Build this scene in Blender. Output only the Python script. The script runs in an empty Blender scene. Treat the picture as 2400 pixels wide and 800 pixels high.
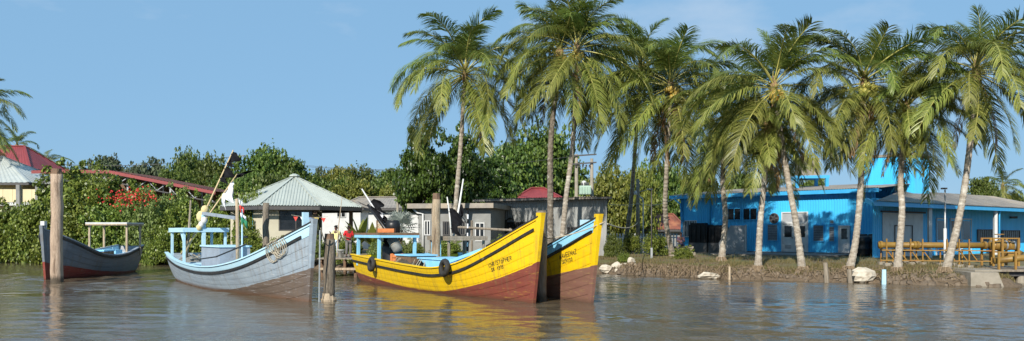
import bpy, math, random
import numpy as np
from mathutils import Vector, Matrix

# ------------------------------------------------------------------ camera, sky, sun, exposure
SC = bpy.context.scene
COL = SC.collection
F, HZ, CH = 1900.0, 545.0, 2.4           # focal length in photo pixels, horizon row, eye height above the river
cam = bpy.data.cameras.new('camera'); cam_o = bpy.data.objects.new('camera', cam); COL.objects.link(cam_o)
cam.sensor_fit = 'HORIZONTAL'; cam.sensor_width = 36.0; cam.lens = 36.0 * F / 2400.0
cam.shift_y = (HZ - 400.0) / 2400.0
cam.clip_start = 0.1; cam.clip_end = 9000.0
cam_o.location = (0, 0, CH); cam_o.rotation_euler = (math.radians(90), 0, 0)
SC.camera = cam_o

SUN_AZ = math.radians(-158.0)            # from +Y towards +X: behind the camera, a little to the left
SUN_EL = math.radians(32.5)
world = bpy.data.worlds.new('World'); SC.world = world; world.use_nodes = True
nt = world.node_tree; nt.nodes.clear()
w_out = nt.nodes.new('ShaderNodeOutputWorld'); w_bg = nt.nodes.new('ShaderNodeBackground')
w_sky = nt.nodes.new('ShaderNodeTexSky'); w_sky.sky_type = 'NISHITA'; w_sky.sun_disc = False
w_sky.sun_elevation = SUN_EL; w_sky.sun_rotation = SUN_AZ
w_sky.air_density = 1.0; w_sky.dust_density = 0.2; w_sky.ozone_density = 3.0; w_sky.altitude = 0
w_bg.inputs['Strength'].default_value = 0.107
# thin fair-weather cloud, everywhere in the sky, sparse
w_tc = nt.nodes.new('ShaderNodeTexCoord'); w_map = nt.nodes.new('ShaderNodeMapping')
w_map.inputs['Scale'].default_value = (1.6, 1.6, 4.2); w_map.inputs['Location'].default_value = (3.1, 0.4, 1.7)
w_n = nt.nodes.new('ShaderNodeTexNoise'); w_n.inputs['Scale'].default_value = 1.9; w_n.inputs['Detail'].default_value = 7; w_n.inputs['Roughness'].default_value = 0.55
w_r = nt.nodes.new('ShaderNodeValToRGB'); w_r.color_ramp.elements[0].position = 0.555; w_r.color_ramp.elements[1].position = 0.82
w_r.color_ramp.elements[0].color = (0, 0, 0, 1); w_r.color_ramp.elements[1].color = (0.7, 0.7, 0.7, 1)
w_mix = nt.nodes.new('ShaderNodeMixRGB'); w_mix.inputs['Color2'].default_value = (4.6, 5.2, 6.0, 1)
nt.links.new(w_tc.outputs['Generated'], w_map.inputs['Vector']); nt.links.new(w_map.outputs['Vector'], w_n.inputs['Vector'])
nt.links.new(w_n.outputs['Fac'], w_r.inputs['Fac']); nt.links.new(w_r.outputs['Color'], w_mix.inputs['Fac'])
w_air = nt.nodes.new('ShaderNodeMixRGB'); w_air.inputs['Fac'].default_value = 0.88; w_air.inputs['Color2'].default_value = (1.70, 3.25, 5.0, 1)   # even humid tropical air
nt.links.new(w_sky.outputs['Color'], w_air.inputs['Color1']); nt.links.new(w_air.outputs['Color'], w_mix.inputs['Color1']); nt.links.new(w_mix.outputs['Color'], w_bg.inputs['Color'])
nt.links.new(w_bg.outputs['Background'], w_out.inputs['Surface'])

sun = bpy.data.lights.new('sun', 'SUN'); sun.energy = 4.6; sun.angle = math.radians(0.53); sun.color = (1.0, 0.93, 0.82)
sun_o = bpy.data.objects.new('sun', sun); COL.objects.link(sun_o)
TO_SUN = Vector((math.sin(SUN_AZ) * math.cos(SUN_EL), math.cos(SUN_AZ) * math.cos(SUN_EL), math.sin(SUN_EL)))
sun_o.rotation_euler = TO_SUN.to_track_quat('Z', 'Y').to_euler(); sun_o.location = TO_SUN * 60
SC.view_settings.view_transform = 'Standard'; SC.view_settings.look = 'None'
SC.view_settings.exposure = 0.46; SC.view_settings.gamma = 1.0; SC.view_settings.use_curve_mapping = False
SC.cycles.use_denoising = True; SC.cycles.max_bounces = 7; SC.cycles.transparent_max_bounces = 8
SC.cycles.caustics_reflective = False; SC.cycles.caustics_refractive = False

# ------------------------------------------------------------------ helpers
RNG = random.Random(7)
def P(px, py, d): return Vector(((px - 1200) / F * d, d, CH - (py - HZ) / F * d))
def X(px, d): return (px - 1200) / F * d
def Zp(py, d): return CH - (py - HZ) / F * d

ORIGIN = {}
def tag(o, label=None, cat=None, group=None, kind=None):
    if label: o['label'] = label
    if cat: o['category'] = cat
    if group: o['group'] = group
    if kind: o['kind'] = kind
    return o
def thing(name, label, cat, loc=(0, 0, 0), rz=0.0, group=None):
    o = bpy.data.objects.new(name, None); COL.objects.link(o); o.empty_display_size = 0.3
    o.location = loc; o.rotation_euler = (0, 0, rz)
    ORIGIN[o] = Matrix.Translation(Vector(loc)) @ Matrix.Rotation(rz, 4, 'Z')
    return tag(o, label, cat, group)
def link(o, parent=None):
    COL.objects.link(o)
    if parent is not None:
        o.parent = parent
        ORIGIN[o] = ORIGIN.get(parent, Matrix.Identity(4))
    return o
def mesh_np(name, verts, faces, mats, smooth=False, midx=None):
    me = bpy.data.meshes.new(name)
    verts = np.asarray(verts, dtype=np.float32); faces = np.asarray(faces, dtype=np.int32)
    k = faces.shape[1]
    me.vertices.add(len(verts)); me.vertices.foreach_set('co', verts.ravel())
    me.loops.add(faces.size); me.loops.foreach_set('vertex_index', faces.ravel())
    me.polygons.add(len(faces)); me.polygons.foreach_set('loop_start', np.arange(0, faces.size, k, dtype=np.int32))
    if smooth: me.polygons.foreach_set('use_smooth', np.ones(len(faces), dtype=bool))
    if midx is not None: me.polygons.foreach_set('material_index', np.asarray(midx, dtype=np.int32))
    for m in (mats if isinstance(mats, (list, tuple)) else [mats]): me.materials.append(m)
    me.update(calc_edges=True); me.validate()
    return me

class MB:
    def __init__(s): s.v = []; s.f = []; s.m = []; s.cur = 0
    def add(s, vs, fs):
        n = len(s.v); s.v += [tuple(v) for v in vs]
        for f in fs: s.f.append(tuple(i + n for i in f)); s.m.append(s.cur)
        return s
    def box(s, c, size, R=None, taper=1.0):
        hx, hy, hz = size[0] / 2, size[1] / 2, size[2] / 2
        vs = []
        for z, t in ((-hz, 1.0), (hz, taper)):
            for x, y in ((-hx, -hy), (hx, -hy), (hx, hy), (-hx, hy)): vs.append(Vector((x * t, y * t, z)))
        if R is not None: vs = [R @ v for v in vs]
        c = Vector(c)
        return s.add([v + c for v in vs], [(0, 3, 2, 1), (4, 5, 6, 7), (0, 1, 5, 4), (1, 2, 6, 5), (2, 3, 7, 6), (3, 0, 4, 7)])
    def beam(s, a, b, w, h=None, up=(0, 0, 1)):
        a = Vector(a); b = Vector(b); h = w if h is None else h
        t = (b - a).normalized(); u = Vector(up)
        if abs(t.dot(u)) > 0.98: u = Vector((1, 0, 0))
        sx = t.cross(u).normalized(); uz = sx.cross(t)
        vs = []
        for p in (a, b):
            for i, j in ((-1, -1), (1, -1), (1, 1), (-1, 1)): vs.append(p + sx * (i * w / 2) + uz * (j * h / 2))
        return s.add(vs, [(0, 1, 2, 3), (7, 6, 5, 4), (0, 4, 5, 1), (1, 5, 6, 2), (2, 6, 7, 3), (3, 7, 4, 0)])
    def tube(s, pts, radii, n=8, cap=True, jit=0.0, rng=None):
        pts = [Vector(p) for p in pts]
        if not isinstance(radii, (list, tuple)): radii = [radii] * len(pts)
        vs = []; fs = []; ref = Vector((0, 0, 1))
        t0 = (pts[-1] - pts[0]).normalized()
        if abs(t0.dot(ref)) > 0.9: ref = Vector((1, 0, 0))
        for i, p in enumerate(pts):
            t = (pts[min(i + 1, len(pts) - 1)] - pts[max(i - 1, 0)]).normalized()
            a = t.cross(ref).normalized(); b = t.cross(a)
            for k in range(n):
                th = 2 * math.pi * k / n; r = radii[i]
                if jit: r *= 1 + jit * (rng or RNG).uniform(-1, 1)
                vs.append(p + a * (math.cos(th) * r) + b * (math.sin(th) * r))
        for i in range(len(pts) - 1):
            for k in range(n):
                k2 = (k + 1) % n; fs.append((i * n + k, (i + 1) * n + k, (i + 1) * n + k2, i * n + k2))
        if cap: fs.append(tuple(range(n))); fs.append(tuple((len(pts) - 1) * n + k for k in reversed(range(n))))
        return s.add(vs, fs)
    def lathe(s, c, prof, n=12, R=None):
        c = Vector(c); vs = []; fs = []
        for r, z in prof:
            for k in range(n):
                th = 2 * math.pi * k / n; v = Vector((r * math.cos(th), r * math.sin(th), z))
                vs.append((R @ v if R is not None else v) + c)
        for i in range(len(prof) - 1):
            for k in range(n):
                k2 = (k + 1) % n; fs.append((i * n + k, i * n + k2, (i + 1) * n + k2, (i + 1) * n + k))
        fs.append(tuple(reversed(range(n)))); fs.append(tuple((len(prof) - 1) * n + k for k in range(n)))
        return s.add(vs, fs)
    def ball(s, c, r, n=8, sq=(1, 1, 1)):
        prof = []
        m = max(4, n // 2)
        for i in range(m + 1):
            a = -math.pi / 2 + math.pi * i / m; prof.append((max(0.001, math.cos(a)) * r * sq[0], math.sin(a) * r * sq[2]))
        return s.lathe(c, prof, n)
    def torus(s, c, R, r, axis, n=20, m=8):
        axis = Vector(axis).normalized(); q = Vector((0, 0, 1)).rotation_difference(axis).to_matrix(); c = Vector(c)
        vs = []; fs = []
        for i in range(n):
            a = 2 * math.pi * i / n
            for j in range(m):
                b = 2 * math.pi * j / m
                vs.append(q @ Vector(((R + r * math.cos(b)) * math.cos(a), (R + r * math.cos(b)) * math.sin(a), r * 1.1 * math.sin(b))) + c)
        for i in range(n):
            for j in range(m):
                fs.append((i * m + j, ((i + 1) % n) * m + j, ((i + 1) % n) * m + (j + 1) % m, i * m + (j + 1) % m))
        return s.add(vs, fs)
    def build(s, name, mat, parent=None, local=False, smooth=False):
        vs = s.v
        if parent is not None and not local:
            Mi = ORIGIN[parent].inverted(); vs = [Mi @ Vector(v) for v in vs]
        me = bpy.data.meshes.new(name); me.from_pydata([tuple(v) for v in vs], [], s.f)
        for m in (mat if isinstance(mat, (list, tuple)) else [mat]): me.materials.append(m)
        if any(s.m): me.polygons.foreach_set('material_index', s.m)
        if smooth: me.polygons.foreach_set('use_smooth', [True] * len(me.polygons))
        me.update()
        return link(bpy.data.objects.new(name, me), parent)
def grid_face(mb, rows):
    n = len(rows[0]); vs = [p for r in rows for p in r]
    fs = [(i * n + j, i * n + j + 1, (i + 1) * n + j + 1, (i + 1) * n + j) for i in range(len(rows) - 1) for j in range(n - 1)]
    return mb.add(vs, fs)

# ------------------------------------------------------------------ materials
def pmat(name, c1, c2=None, scale=3.0, rough=0.6, bump=0.0, metallic=0.0, stretch=(1, 1, 1), lo=0.35, hi=0.65, c3=None, s3=0.7, t3=(0.62, 0.75), spec=0.5, bscale=None, detail=6, wet=None, rand=0.0):
    m = bpy.data.materials.new(name); m.use_nodes = True; t = m.node_tree; b = t.nodes['Principled BSDF']
    b.inputs['Roughness'].default_value = rough; b.inputs['Metallic'].default_value = metallic
    b.inputs['Specular IOR Level'].default_value = spec
    L = t.links.new
    if c2 is None: c2 = tuple(min(1, x * 0.82) for x in c1)
    tc = t.nodes.new('ShaderNodeTexCoord'); mp = t.nodes.new('ShaderNodeMapping'); mp.inputs['Scale'].default_value = stretch
    L(tc.outputs['Object'], mp.inputs['Vector'])
    n = t.nodes.new('ShaderNodeTexNoise'); n.inputs['Scale'].default_value = scale; n.inputs['Detail'].default_value = detail; n.inputs['Roughness'].default_value = 0.6
    L(mp.outputs['Vector'], n.inputs['Vector'])
    r = t.nodes.new('ShaderNodeValToRGB'); r.color_ramp.elements[0].position = lo; r.color_ramp.elements[1].position = hi
    r.color_ramp.elements[0].color = (*c1, 1); r.color_ramp.elements[1].color = (*c2, 1)
    L(n.outputs['Fac'], r.inputs['Fac']); col = r.outputs['Color']
    if c3 is not None:
        n3 = t.nodes.new('ShaderNodeTexNoise'); n3.inputs['Scale'].default_value = s3; n3.inputs['Detail'].default_value = 8; n3.inputs['Roughness'].default_value = 0.65
        L(mp.outputs['Vector'], n3.inputs['Vector'])
        r3 = t.nodes.new('ShaderNodeValToRGB'); r3.color_ramp.elements[0].position = t3[0]; r3.color_ramp.elements[1].position = t3[1]
        r3.color_ramp.elements[0].color = (0, 0, 0, 1); r3.color_ramp.elements[1].color = (1, 1, 1, 1)
        L(n3.outputs['Fac'], r3.inputs['Fac'])
        mx = t.nodes.new('ShaderNodeMixRGB'); mx.inputs['Color2'].default_value = (*c3, 1)
        L(r3.outputs['Color'], mx.inputs['Fac']); L(col, mx.inputs['Color1']); col = mx.outputs['Color']
    if rand:
        oi = t.nodes.new('ShaderNodeObjectInfo'); hs = t.nodes.new('ShaderNodeHueSaturation')
        mr = t.nodes.new('ShaderNodeMapRange'); mr.inputs['To Min'].default_value = 1 - rand; mr.inputs['To Max'].default_value = 1 + rand
        L(oi.outputs['Random'], mr.inputs['Value']); L(mr.outputs['Result'], hs.inputs['Value']); L(col, hs.inputs['Color']); col = hs.outputs['Color']
    if wet is not None:
        sz_ = t.nodes.new('ShaderNodeSeparateXYZ'); L(tc.outputs['Object'], sz_.inputs['Vector'])
        ad = t.nodes.new('ShaderNodeMath'); ad.operation = 'MULTIPLY_ADD'; ad.inputs[1].default_value = 0.5; L(n.outputs['Fac'], ad.inputs[0]); L(sz_.outputs['Z'], ad.inputs[2])
        wr_ = t.nodes.new('ShaderNodeMapRange'); wr_.inputs['From Min'].default_value = wet + 0.62; wr_.inputs['From Max'].default_value = wet + 0.42; wr_.inputs['To Max'].default_value = 0.85; L(ad.outputs[0], wr_.inputs['Value'])
        mw = t.nodes.new('ShaderNodeMixRGB'); mw.inputs['Color2'].default_value = (0.045, 0.038, 0.026, 1); L(wr_.outputs['Result'], mw.inputs['Fac']); L(col, mw.inputs['Color1']); col = mw.outputs['Color']
    L(col, b.inputs['Base Color'])
    if bump:
        nb = t.nodes.new('ShaderNodeTexNoise'); nb.inputs['Scale'].default_value = bscale or scale * 4; nb.inputs['Detail'].default_value = 6
        L(mp.outputs['Vector'], nb.inputs['Vector'])
        bp = t.nodes.new('ShaderNodeBump'); bp.inputs['Strength'].default_value = bump; bp.inputs['Distance'].default_value = 0.05
        L(nb.outputs['Fac'], bp.inputs['Height']); L(bp.outputs['Normal'], b.inputs['Normal'])
    return m

def leafmat(name, dark, light, trans=0.3, rough=0.45, hue=0.03, val=0.35):
    m = bpy.data.materials.new(name); m.use_nodes = True; t = m.node_tree; t.nodes.clear(); L = t.links.new
    out = t.nodes.new('ShaderNodeOutputMaterial'); b = t.nodes.new('ShaderNodeBsdfPrincipled'); tr = t.nodes.new('ShaderNodeBsdfTranslucent')
    mix = t.nodes.new('ShaderNodeMixShader'); mix.inputs['Fac'].default_value = trans
    g = t.nodes.new('ShaderNodeNewGeometry'); r = t.nodes.new('ShaderNodeValToRGB')
    r.color_ramp.elements[0].color = (*dark, 1); r.color_ramp.elements[1].color = (*light, 1)
    L(g.outputs['Random Per Island'], r.inputs['Fac'])
    oi = t.nodes.new('ShaderNodeObjectInfo'); hs = t.nodes.new('ShaderNodeHueSaturation')
    mr = t.nodes.new('ShaderNodeMapRange'); mr.inputs['To Min'].default_value = 1 - val; mr.inputs['To Max'].default_value = 1 + val
    mh = t.nodes.new('ShaderNodeMapRange'); mh.inputs['To Min'].default_value = 0.5 - hue; mh.inputs['To Max'].default_value = 0.5 + hue
    L(oi.outputs['Random'], mr.inputs['Value']); L(oi.outputs['Random'], mh.inputs['Value'])
    L(mr.outputs['Result'], hs.inputs['Value']); L(mh.outputs['Result'], hs.inputs['Hue'])
    L(r.outputs['Color'], hs.inputs['Color'])
    L(hs.outputs['Color'], b.inputs['Base Color']); L(hs.outputs['Color'], tr.inputs['Color'])
    b.inputs['Roughness'].default_value = rough; b.inputs['Specular IOR Level'].default_value = 0.4
    L(b.outputs['BSDF'], mix.inputs[1]); L(tr.outputs['BSDF'], mix.inputs[2]); L(mix.outputs['Shader'], out.inputs['Surface'])
    return m

M = {}
M['bark'] = pmat('palm_bark', (0.42, 0.37, 0.30), (0.23, 0.19, 0.145), 5, 0.9, 0.7, stretch=(1, 1, 2.5), c3=(0.55, 0.52, 0.45), s3=1.3, t3=(0.5, 0.66))
M['bark_dark'] = pmat('palm_bark_darker', (0.11, 0.09, 0.07), (0.22, 0.19, 0.15), 6, 0.95, 0.7, c3=(0.38, 0.36, 0.31), s3=3.0, t3=(0.55, 0.66))  # darker brown bark with paler flecks
M['tree_bark'] = pmat('tree_bark', (0.16, 0.12, 0.08), (0.08, 0.06, 0.04), 5, 0.9, 0.5, stretch=(1, 1, 0.3))
M['frond'] = leafmat('frond_leaf', (0.092, 0.140, 0.026), (0.240, 0.290, 0.065), 0.33, 0.38, 0.014, 0.25)
M['frond_old'] = leafmat('frond_leaf_ageing', (0.125, 0.165, 0.030), (0.345, 0.355, 0.088), 0.33, 0.40, 0.014, 0.22)
M['frond_dead'] = leafmat('frond_leaf_dry', (0.17, 0.10, 0.045), (0.36, 0.24, 0.11), 0.15, 0.7, 0.01, 0.25)
M['rachis'] = pmat('frond_midrib', (0.42, 0.38, 0.10), (0.34, 0.33, 0.10), 4, 0.45)
M['rachis_dead'] = pmat('dry_midrib', (0.30, 0.20, 0.10), (0.22, 0.14, 0.07), 4, 0.7)
M['fibre'] = pmat('palm_fibre', (0.20, 0.13, 0.07), (0.33, 0.22, 0.10), 9, 0.95, 0.6)
M['coconut'] = pmat('coconut_husk', (0.46, 0.285, 0.045), (0.33, 0.25, 0.05), 6, 0.5, rand=0.25)
M['coconut_green'] = pmat('green_coconut_husk', (0.30, 0.32, 0.06), (0.42, 0.34, 0.08), 6, 0.45, rand=0.2)
M['leaf_mangrove'] = leafmat('mangrove_leaf', (0.075, 0.125, 0.020), (0.270, 0.330, 0.060), 0.3, 0.38, 0.015, 0.15)
M['leaf_pale'] = leafmat('pale_shrub_leaf', (0.11, 0.16, 0.035), (0.24, 0.29, 0.08), 0.3, 0.5, 0.012, 0.12)
M['leaf_tree'] = leafmat('tree_leaf', (0.045, 0.080, 0.014), (0.155, 0.205, 0.035), 0.28, 0.5, 0.02, 0.22)
M['leaf_deep'] = leafmat('broad_tree_leaf', (0.028, 0.062, 0.012), (0.105, 0.180, 0.030), 0.25, 0.35, 0.012, 0.15)
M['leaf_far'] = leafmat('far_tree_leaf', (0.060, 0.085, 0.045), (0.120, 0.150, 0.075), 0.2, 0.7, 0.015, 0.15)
M['leaf_yellow'] = leafmat('bamboo_leaf', (0.10, 0.13, 0.02), (0.26, 0.27, 0.05), 0.3, 0.5, 0.01, 0.1)
M['leaf_hedge'] = leafmat('hedge_leaf', (0.06, 0.09, 0.012), (0.24, 0.26, 0.04), 0.25, 0.5, 0.01, 0.08)
M['leaf_silver'] = leafmat('silver_palm_leaf', (0.23, 0.27, 0.24), (0.40, 0.44, 0.40), 0.15, 0.5, 0.005, 0.05)
M['flower'] = leafmat('bougainvillea_flower', (0.50, 0.02, 0.02), (0.75, 0.06, 0.06), 0.3, 0.5, 0.005, 0.05)
M['grass'] = leafmat('grass_blade', (0.10, 0.095, 0.028), (0.24, 0.185, 0.085), 0.3, 0.7, 0.0, 0.0)
M['root'] = pmat('dry_root', (0.26, 0.19, 0.12), (0.14, 0.10, 0.06), 8, 0.9)
M['rock'] = pmat('pale_rock', (0.56, 0.51, 0.42), (0.42, 0.37, 0.29), 2.2, 0.85, 0.6, c3=(0.20, 0.15, 0.10), s3=1.4, t3=(0.55, 0.72))
M['rock_brown'] = pmat('brown_rock', (0.20, 0.155, 0.11), (0.10, 0.075, 0.052), 3, 0.9, 0.6)
M['concrete'] = pmat('concrete', (0.31, 0.275, 0.22), (0.23, 0.205, 0.16), 2, 0.85, 0.3, c3=(0.17, 0.14, 0.10), s3=0.9, t3=(0.55, 0.75))
M['concrete_dark_shade'] = pmat('dark_shade_concrete', (0.10, 0.10, 0.10), (0.16, 0.15, 0.14), 2, 0.9, 0.3)  # dark tone stands for deep shade at the blue building's foot
M['blue_sheet'] = pmat('blue_corrugated_sheet', (0.05, 0.46, 0.84), (0.06, 0.49, 0.86), 1.2, 0.42, c3=(0.04, 0.37, 0.70), s3=0.8, t3=(0.55, 0.8), stretch=(1, 1, 0.35), rand=0.05)
M['blue_trim'] = pmat('blue_trim_paint', (0.035, 0.33, 0.66), (0.05, 0.38, 0.70), 3, 0.45)
M['white_paint'] = pmat('white_paint', (0.62, 0.63, 0.62), (0.52, 0.53, 0.53), 2, 0.5, c3=(0.36, 0.35, 0.32), s3=1.6, t3=(0.6, 0.8))
M['grey_panel'] = pmat('grey_panel', (0.36, 0.38, 0.40), (0.27, 0.29, 0.31), 1.3, 0.7, c3=(0.14, 0.13, 0.11), s3=0.8, t3=(0.58, 0.75))
M['glass'] = pmat('dark_window_glass', (0.010, 0.012, 0.014), (0.02, 0.022, 0.025), 2, 0.08)
M['louvre'] = pmat('louvre_slat', (0.16, 0.19, 0.22), (0.10, 0.12, 0.14), 4, 0.4)
M['black'] = pmat('black_plastic', (0.008, 0.008, 0.009), (0.016, 0.016, 0.017), 3, 0.4, rand=0.2)
M['rubber'] = pmat('tyre_rubber', (0.014, 0.014, 0.014), (0.035, 0.033, 0.03), 8, 0.8, 0.3)
M['grey_sheet'] = pmat('grey_corrugated_sheet', (0.34, 0.35, 0.34), (0.27, 0.28, 0.28), 1.4, 0.5, c3=(0.20, 0.17, 0.13), s3=0.7, t3=(0.58, 0.8), stretch=(1, 1, 0.3), rand=0.07)
M['roof_grey'] = pmat('old_grey_roof', (0.30, 0.27, 0.23), (0.20, 0.18, 0.16), 1.6, 0.7, c3=(0.36, 0.30, 0.22), s3=0.6, t3=(0.5, 0.7), rand=0.1)
M['roof_mint'] = pmat('pale_green_roof_sheet', (0.41, 0.445, 0.405), (0.36, 0.395, 0.36), 1.0, 0.45, c3=(0.35, 0.36, 0.32), s3=0.6, t3=(0.55, 0.8), rand=0.05)
M['roof_red'] = pmat('red_roof_sheet', (0.27, 0.045, 0.045), (0.22, 0.038, 0.038), 1.2, 0.5, rand=0.06)
M['roof_rust'] = pmat('rusted_red_roof', (0.24, 0.075, 0.045), (0.16, 0.06, 0.04), 1.5, 0.7, c3=(0.34, 0.14, 0.07), s3=0.8, t3=(0.48, 0.66), rand=0.1)
M['roof_white'] = pmat('white_roof_sheet', (0.43, 0.47, 0.46), (0.38, 0.42, 0.41), 1.0, 0.5)
M['cream'] = pmat('cream_wall', (0.66, 0.58, 0.36), (0.60, 0.52, 0.32), 2, 0.8)
M['cream_pale'] = pmat('pale_cream_wall', (0.50, 0.47, 0.36), (0.44, 0.41, 0.32), 1.3, 0.8, c3=(0.30, 0.27, 0.21), s3=0.7, t3=(0.6, 0.8))
M['wall_grey'] = pmat('grey_rendered_wall', (0.26, 0.265, 0.255), (0.20, 0.205, 0.20), 1.6, 0.85, 0.2, c3=(0.24, 0.23, 0.20), s3=0.8, t3=(0.57, 0.76))
M['steel'] = pmat('galvanised_steel', (0.45, 0.46, 0.46), (0.35, 0.36, 0.36), 5, 0.45, metallic=0.6)
M['steel_dark'] = pmat('dark_steel', (0.05, 0.05, 0.055), (0.08, 0.075, 0.07), 5, 0.6)
M['wood_grey'] = pmat('weathered_wood', (0.32, 0.27, 0.21), (0.19, 0.16, 0.12), 3, 0.9, 0.7, stretch=(3, 3, 0.35), c3=(0.12, 0.095, 0.07), s3=1.4, t3=(0.55, 0.72))
M['wood_pale'] = pmat('pale_post_wood', (0.50, 0.40, 0.28), (0.36, 0.28, 0.19), 3, 0.9, 0.8, stretch=(3, 3, 0.4), c3=(0.22, 0.165, 0.11), s3=1.6, t3=(0.54, 0.7))
M['wood_pink'] = pmat('bare_trunk_wood', (0.60, 0.46, 0.35), (0.46, 0.34, 0.25), 3, 0.9, 0.8, stretch=(3, 3, 0.4), c3=(0.26, 0.18, 0.13), s3=1.5, t3=(0.55, 0.7))
M['post_grey'] = pmat('weathered_post_wood', (0.26, 0.22, 0.17), (0.15, 0.125, 0.095), 4, 0.95, 1.0, stretch=(4, 4, 0.3), c3=(0.07, 0.055, 0.04), s3=1.6, t3=(0.53, 0.64), wet=2.0)
M['post_pale'] = pmat('pale_mooring_wood', (0.47, 0.37, 0.25), (0.33, 0.25, 0.165), 4, 0.95, 1.0, stretch=(4, 4, 0.3), c3=(0.16, 0.115, 0.075), s3=1.6, t3=(0.53, 0.64), wet=2.0)
M['post_pink'] = pmat('bare_mooring_trunk', (0.55, 0.42, 0.31), (0.40, 0.29, 0.21), 4, 0.95, 1.0, stretch=(4, 4, 0.35), c3=(0.19, 0.13, 0.09), s3=1.5, t3=(0.53, 0.64), wet=2.0)
M['wood_brown'] = pmat('brown_wood', (0.20, 0.12, 0.07), (0.13, 0.08, 0.05), 4, 0.8, 0.4)
M['yellow_pipe'] = pmat('yellow_pipe_paint', (0.27, 0.165, 0.03), (0.20, 0.115, 0.025), 2, 0.5, c3=(0.10, 0.06, 0.03), s3=1.2, t3=(0.56, 0.74))
M['yellow_rail'] = pmat('yellow_rail_paint', (0.33, 0.19, 0.04), (0.24, 0.135, 0.035), 3, 0.5, c3=(0.30, 0.12, 0.05), s3=2.5, t3=(0.55, 0.7))
M['lightblue'] = pmat('light_blue_boat_paint', (0.23, 0.56, 0.80), (0.30, 0.62, 0.83), 2, 0.5, c3=(0.40, 0.56, 0.66), s3=2.5, t3=(0.6, 0.75), bump=0.1)
M['skyblue'] = pmat('pale_blue_boat_paint', (0.42, 0.66, 0.80), (0.48, 0.70, 0.82), 2, 0.5, c3=(0.40, 0.46, 0.50), s3=2.5, t3=(0.58, 0.75), bump=0.1)
M['cabin_grey'] = pmat('grey_cabin_paint', (0.30, 0.35, 0.41), (0.25, 0.29, 0.34), 2, 0.6, c3=(0.16, 0.17, 0.18), s3=1.8, t3=(0.6, 0.75))
M['yellow_boat'] = pmat('yellow_boat_paint', (0.84, 0.56, 0.008), (0.76, 0.48, 0.008), 2, 0.42, c3=(0.45, 0.30, 0.06), s3=3, t3=(0.62, 0.75))
M['tar'] = pmat('black_tarred_rail', (0.012, 0.012, 0.013), (0.03, 0.028, 0.025), 5, 0.6, c3=(0.12, 0.10, 0.07), s3=3, t3=(0.62, 0.7))
M['rope'] = pmat('rope', (0.50, 0.45, 0.35), (0.38, 0.34, 0.26), 20, 0.9, 0.4)
M['rope_blue'] = pmat('faded_blue_rope', (0.30, 0.36, 0.40), (0.38, 0.40, 0.40), 20, 0.9, 0.4)
M['cloth_black'] = pmat('black_flag_cloth', (0.006, 0.006, 0.008), (0.014, 0.015, 0.018), 4, 0.9, spec=0.15)
M['cloth_white'] = pmat('white_flag_cloth', (0.80, 0.81, 0.83), (0.72, 0.73, 0.76), 4, 0.8)
M['cloth_red'] = pmat('red_flag_cloth', (0.60, 0.06, 0.04), (0.52, 0.05, 0.04), 4, 0.8)
M['cloth_green'] = pmat('green_flag_cloth', (0.02, 0.24, 0.12), (0.03, 0.20, 0.10), 4, 0.8)
M['cloth_yellow'] = pmat('yellow_pennant_cloth', (0.70, 0.55, 0.08), (0.6, 0.45, 0.07), 4, 0.8)
M['cloth_blue'] = pmat('blue_pennant_cloth', (0.08, 0.25, 0.55), (0.07, 0.2, 0.5), 4, 0.8)
M['bamboo'] = pmat('bamboo_pole', (0.58, 0.46, 0.26), (0.48, 0.36, 0.19), 4, 0.6)
M['float'] = pmat('foam_float', (0.66, 0.56, 0.28), (0.56, 0.46, 0.24), 6, 0.8, 0.3)
M['float_grey'] = pmat('grey_float', (0.24, 0.25, 0.23), (0.15, 0.15, 0.14), 6, 0.8, 0.3)
M['net'] = pmat('dark_fishing_net', (0.05, 0.045, 0.035), (0.10, 0.085, 0.065), 14, 0.95, 0.9)
M['orange'] = pmat('orange_plastic', (0.60, 0.20, 0.05), (0.50, 0.15, 0.04), 6, 0.5)
M['mint'] = pmat('transformer_paint', (0.42, 0.56, 0.47), (0.36, 0.50, 0.42), 3, 0.5)
M['skin'] = pmat('skin', (0.12, 0.06, 0.035), (0.10, 0.05, 0.03), 8, 0.55)
M['hair'] = pmat('hair', (0.008, 0.007, 0.006), (0.015, 0.012, 0.01), 12, 0.6)
M['shirt_red'] = pmat('red_shirt', (0.60, 0.02, 0.025), (0.50, 0.015, 0.02), 5, 0.85)
M['shirt_yellow'] = pmat('pale_yellow_shirt', (0.70, 0.66, 0.30), (0.62, 0.57, 0.25), 5, 0.85)
M['shirt_print'] = pmat('printed_shirt', (0.05, 0.05, 0.10), (0.35, 0.15, 0.16), 14, 0.85, lo=0.45, hi=0.55)
M['trouser_grey'] = pmat('grey_trousers', (0.17, 0.16, 0.15), (0.13, 0.12, 0.115), 5, 0.85)
M['trouser_pale'] = pmat('pale_jeans', (0.48, 0.55, 0.62), (0.40, 0.47, 0.55), 5, 0.85)
M['trouser_navy'] = pmat('navy_skirt', (0.05, 0.06, 0.12), (0.04, 0.045, 0.09), 5, 0.85)
M['bucket'] = pmat('white_bucket', (0.70, 0.70, 0.66), (0.62, 0.62, 0.58), 5, 0.5)

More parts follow.
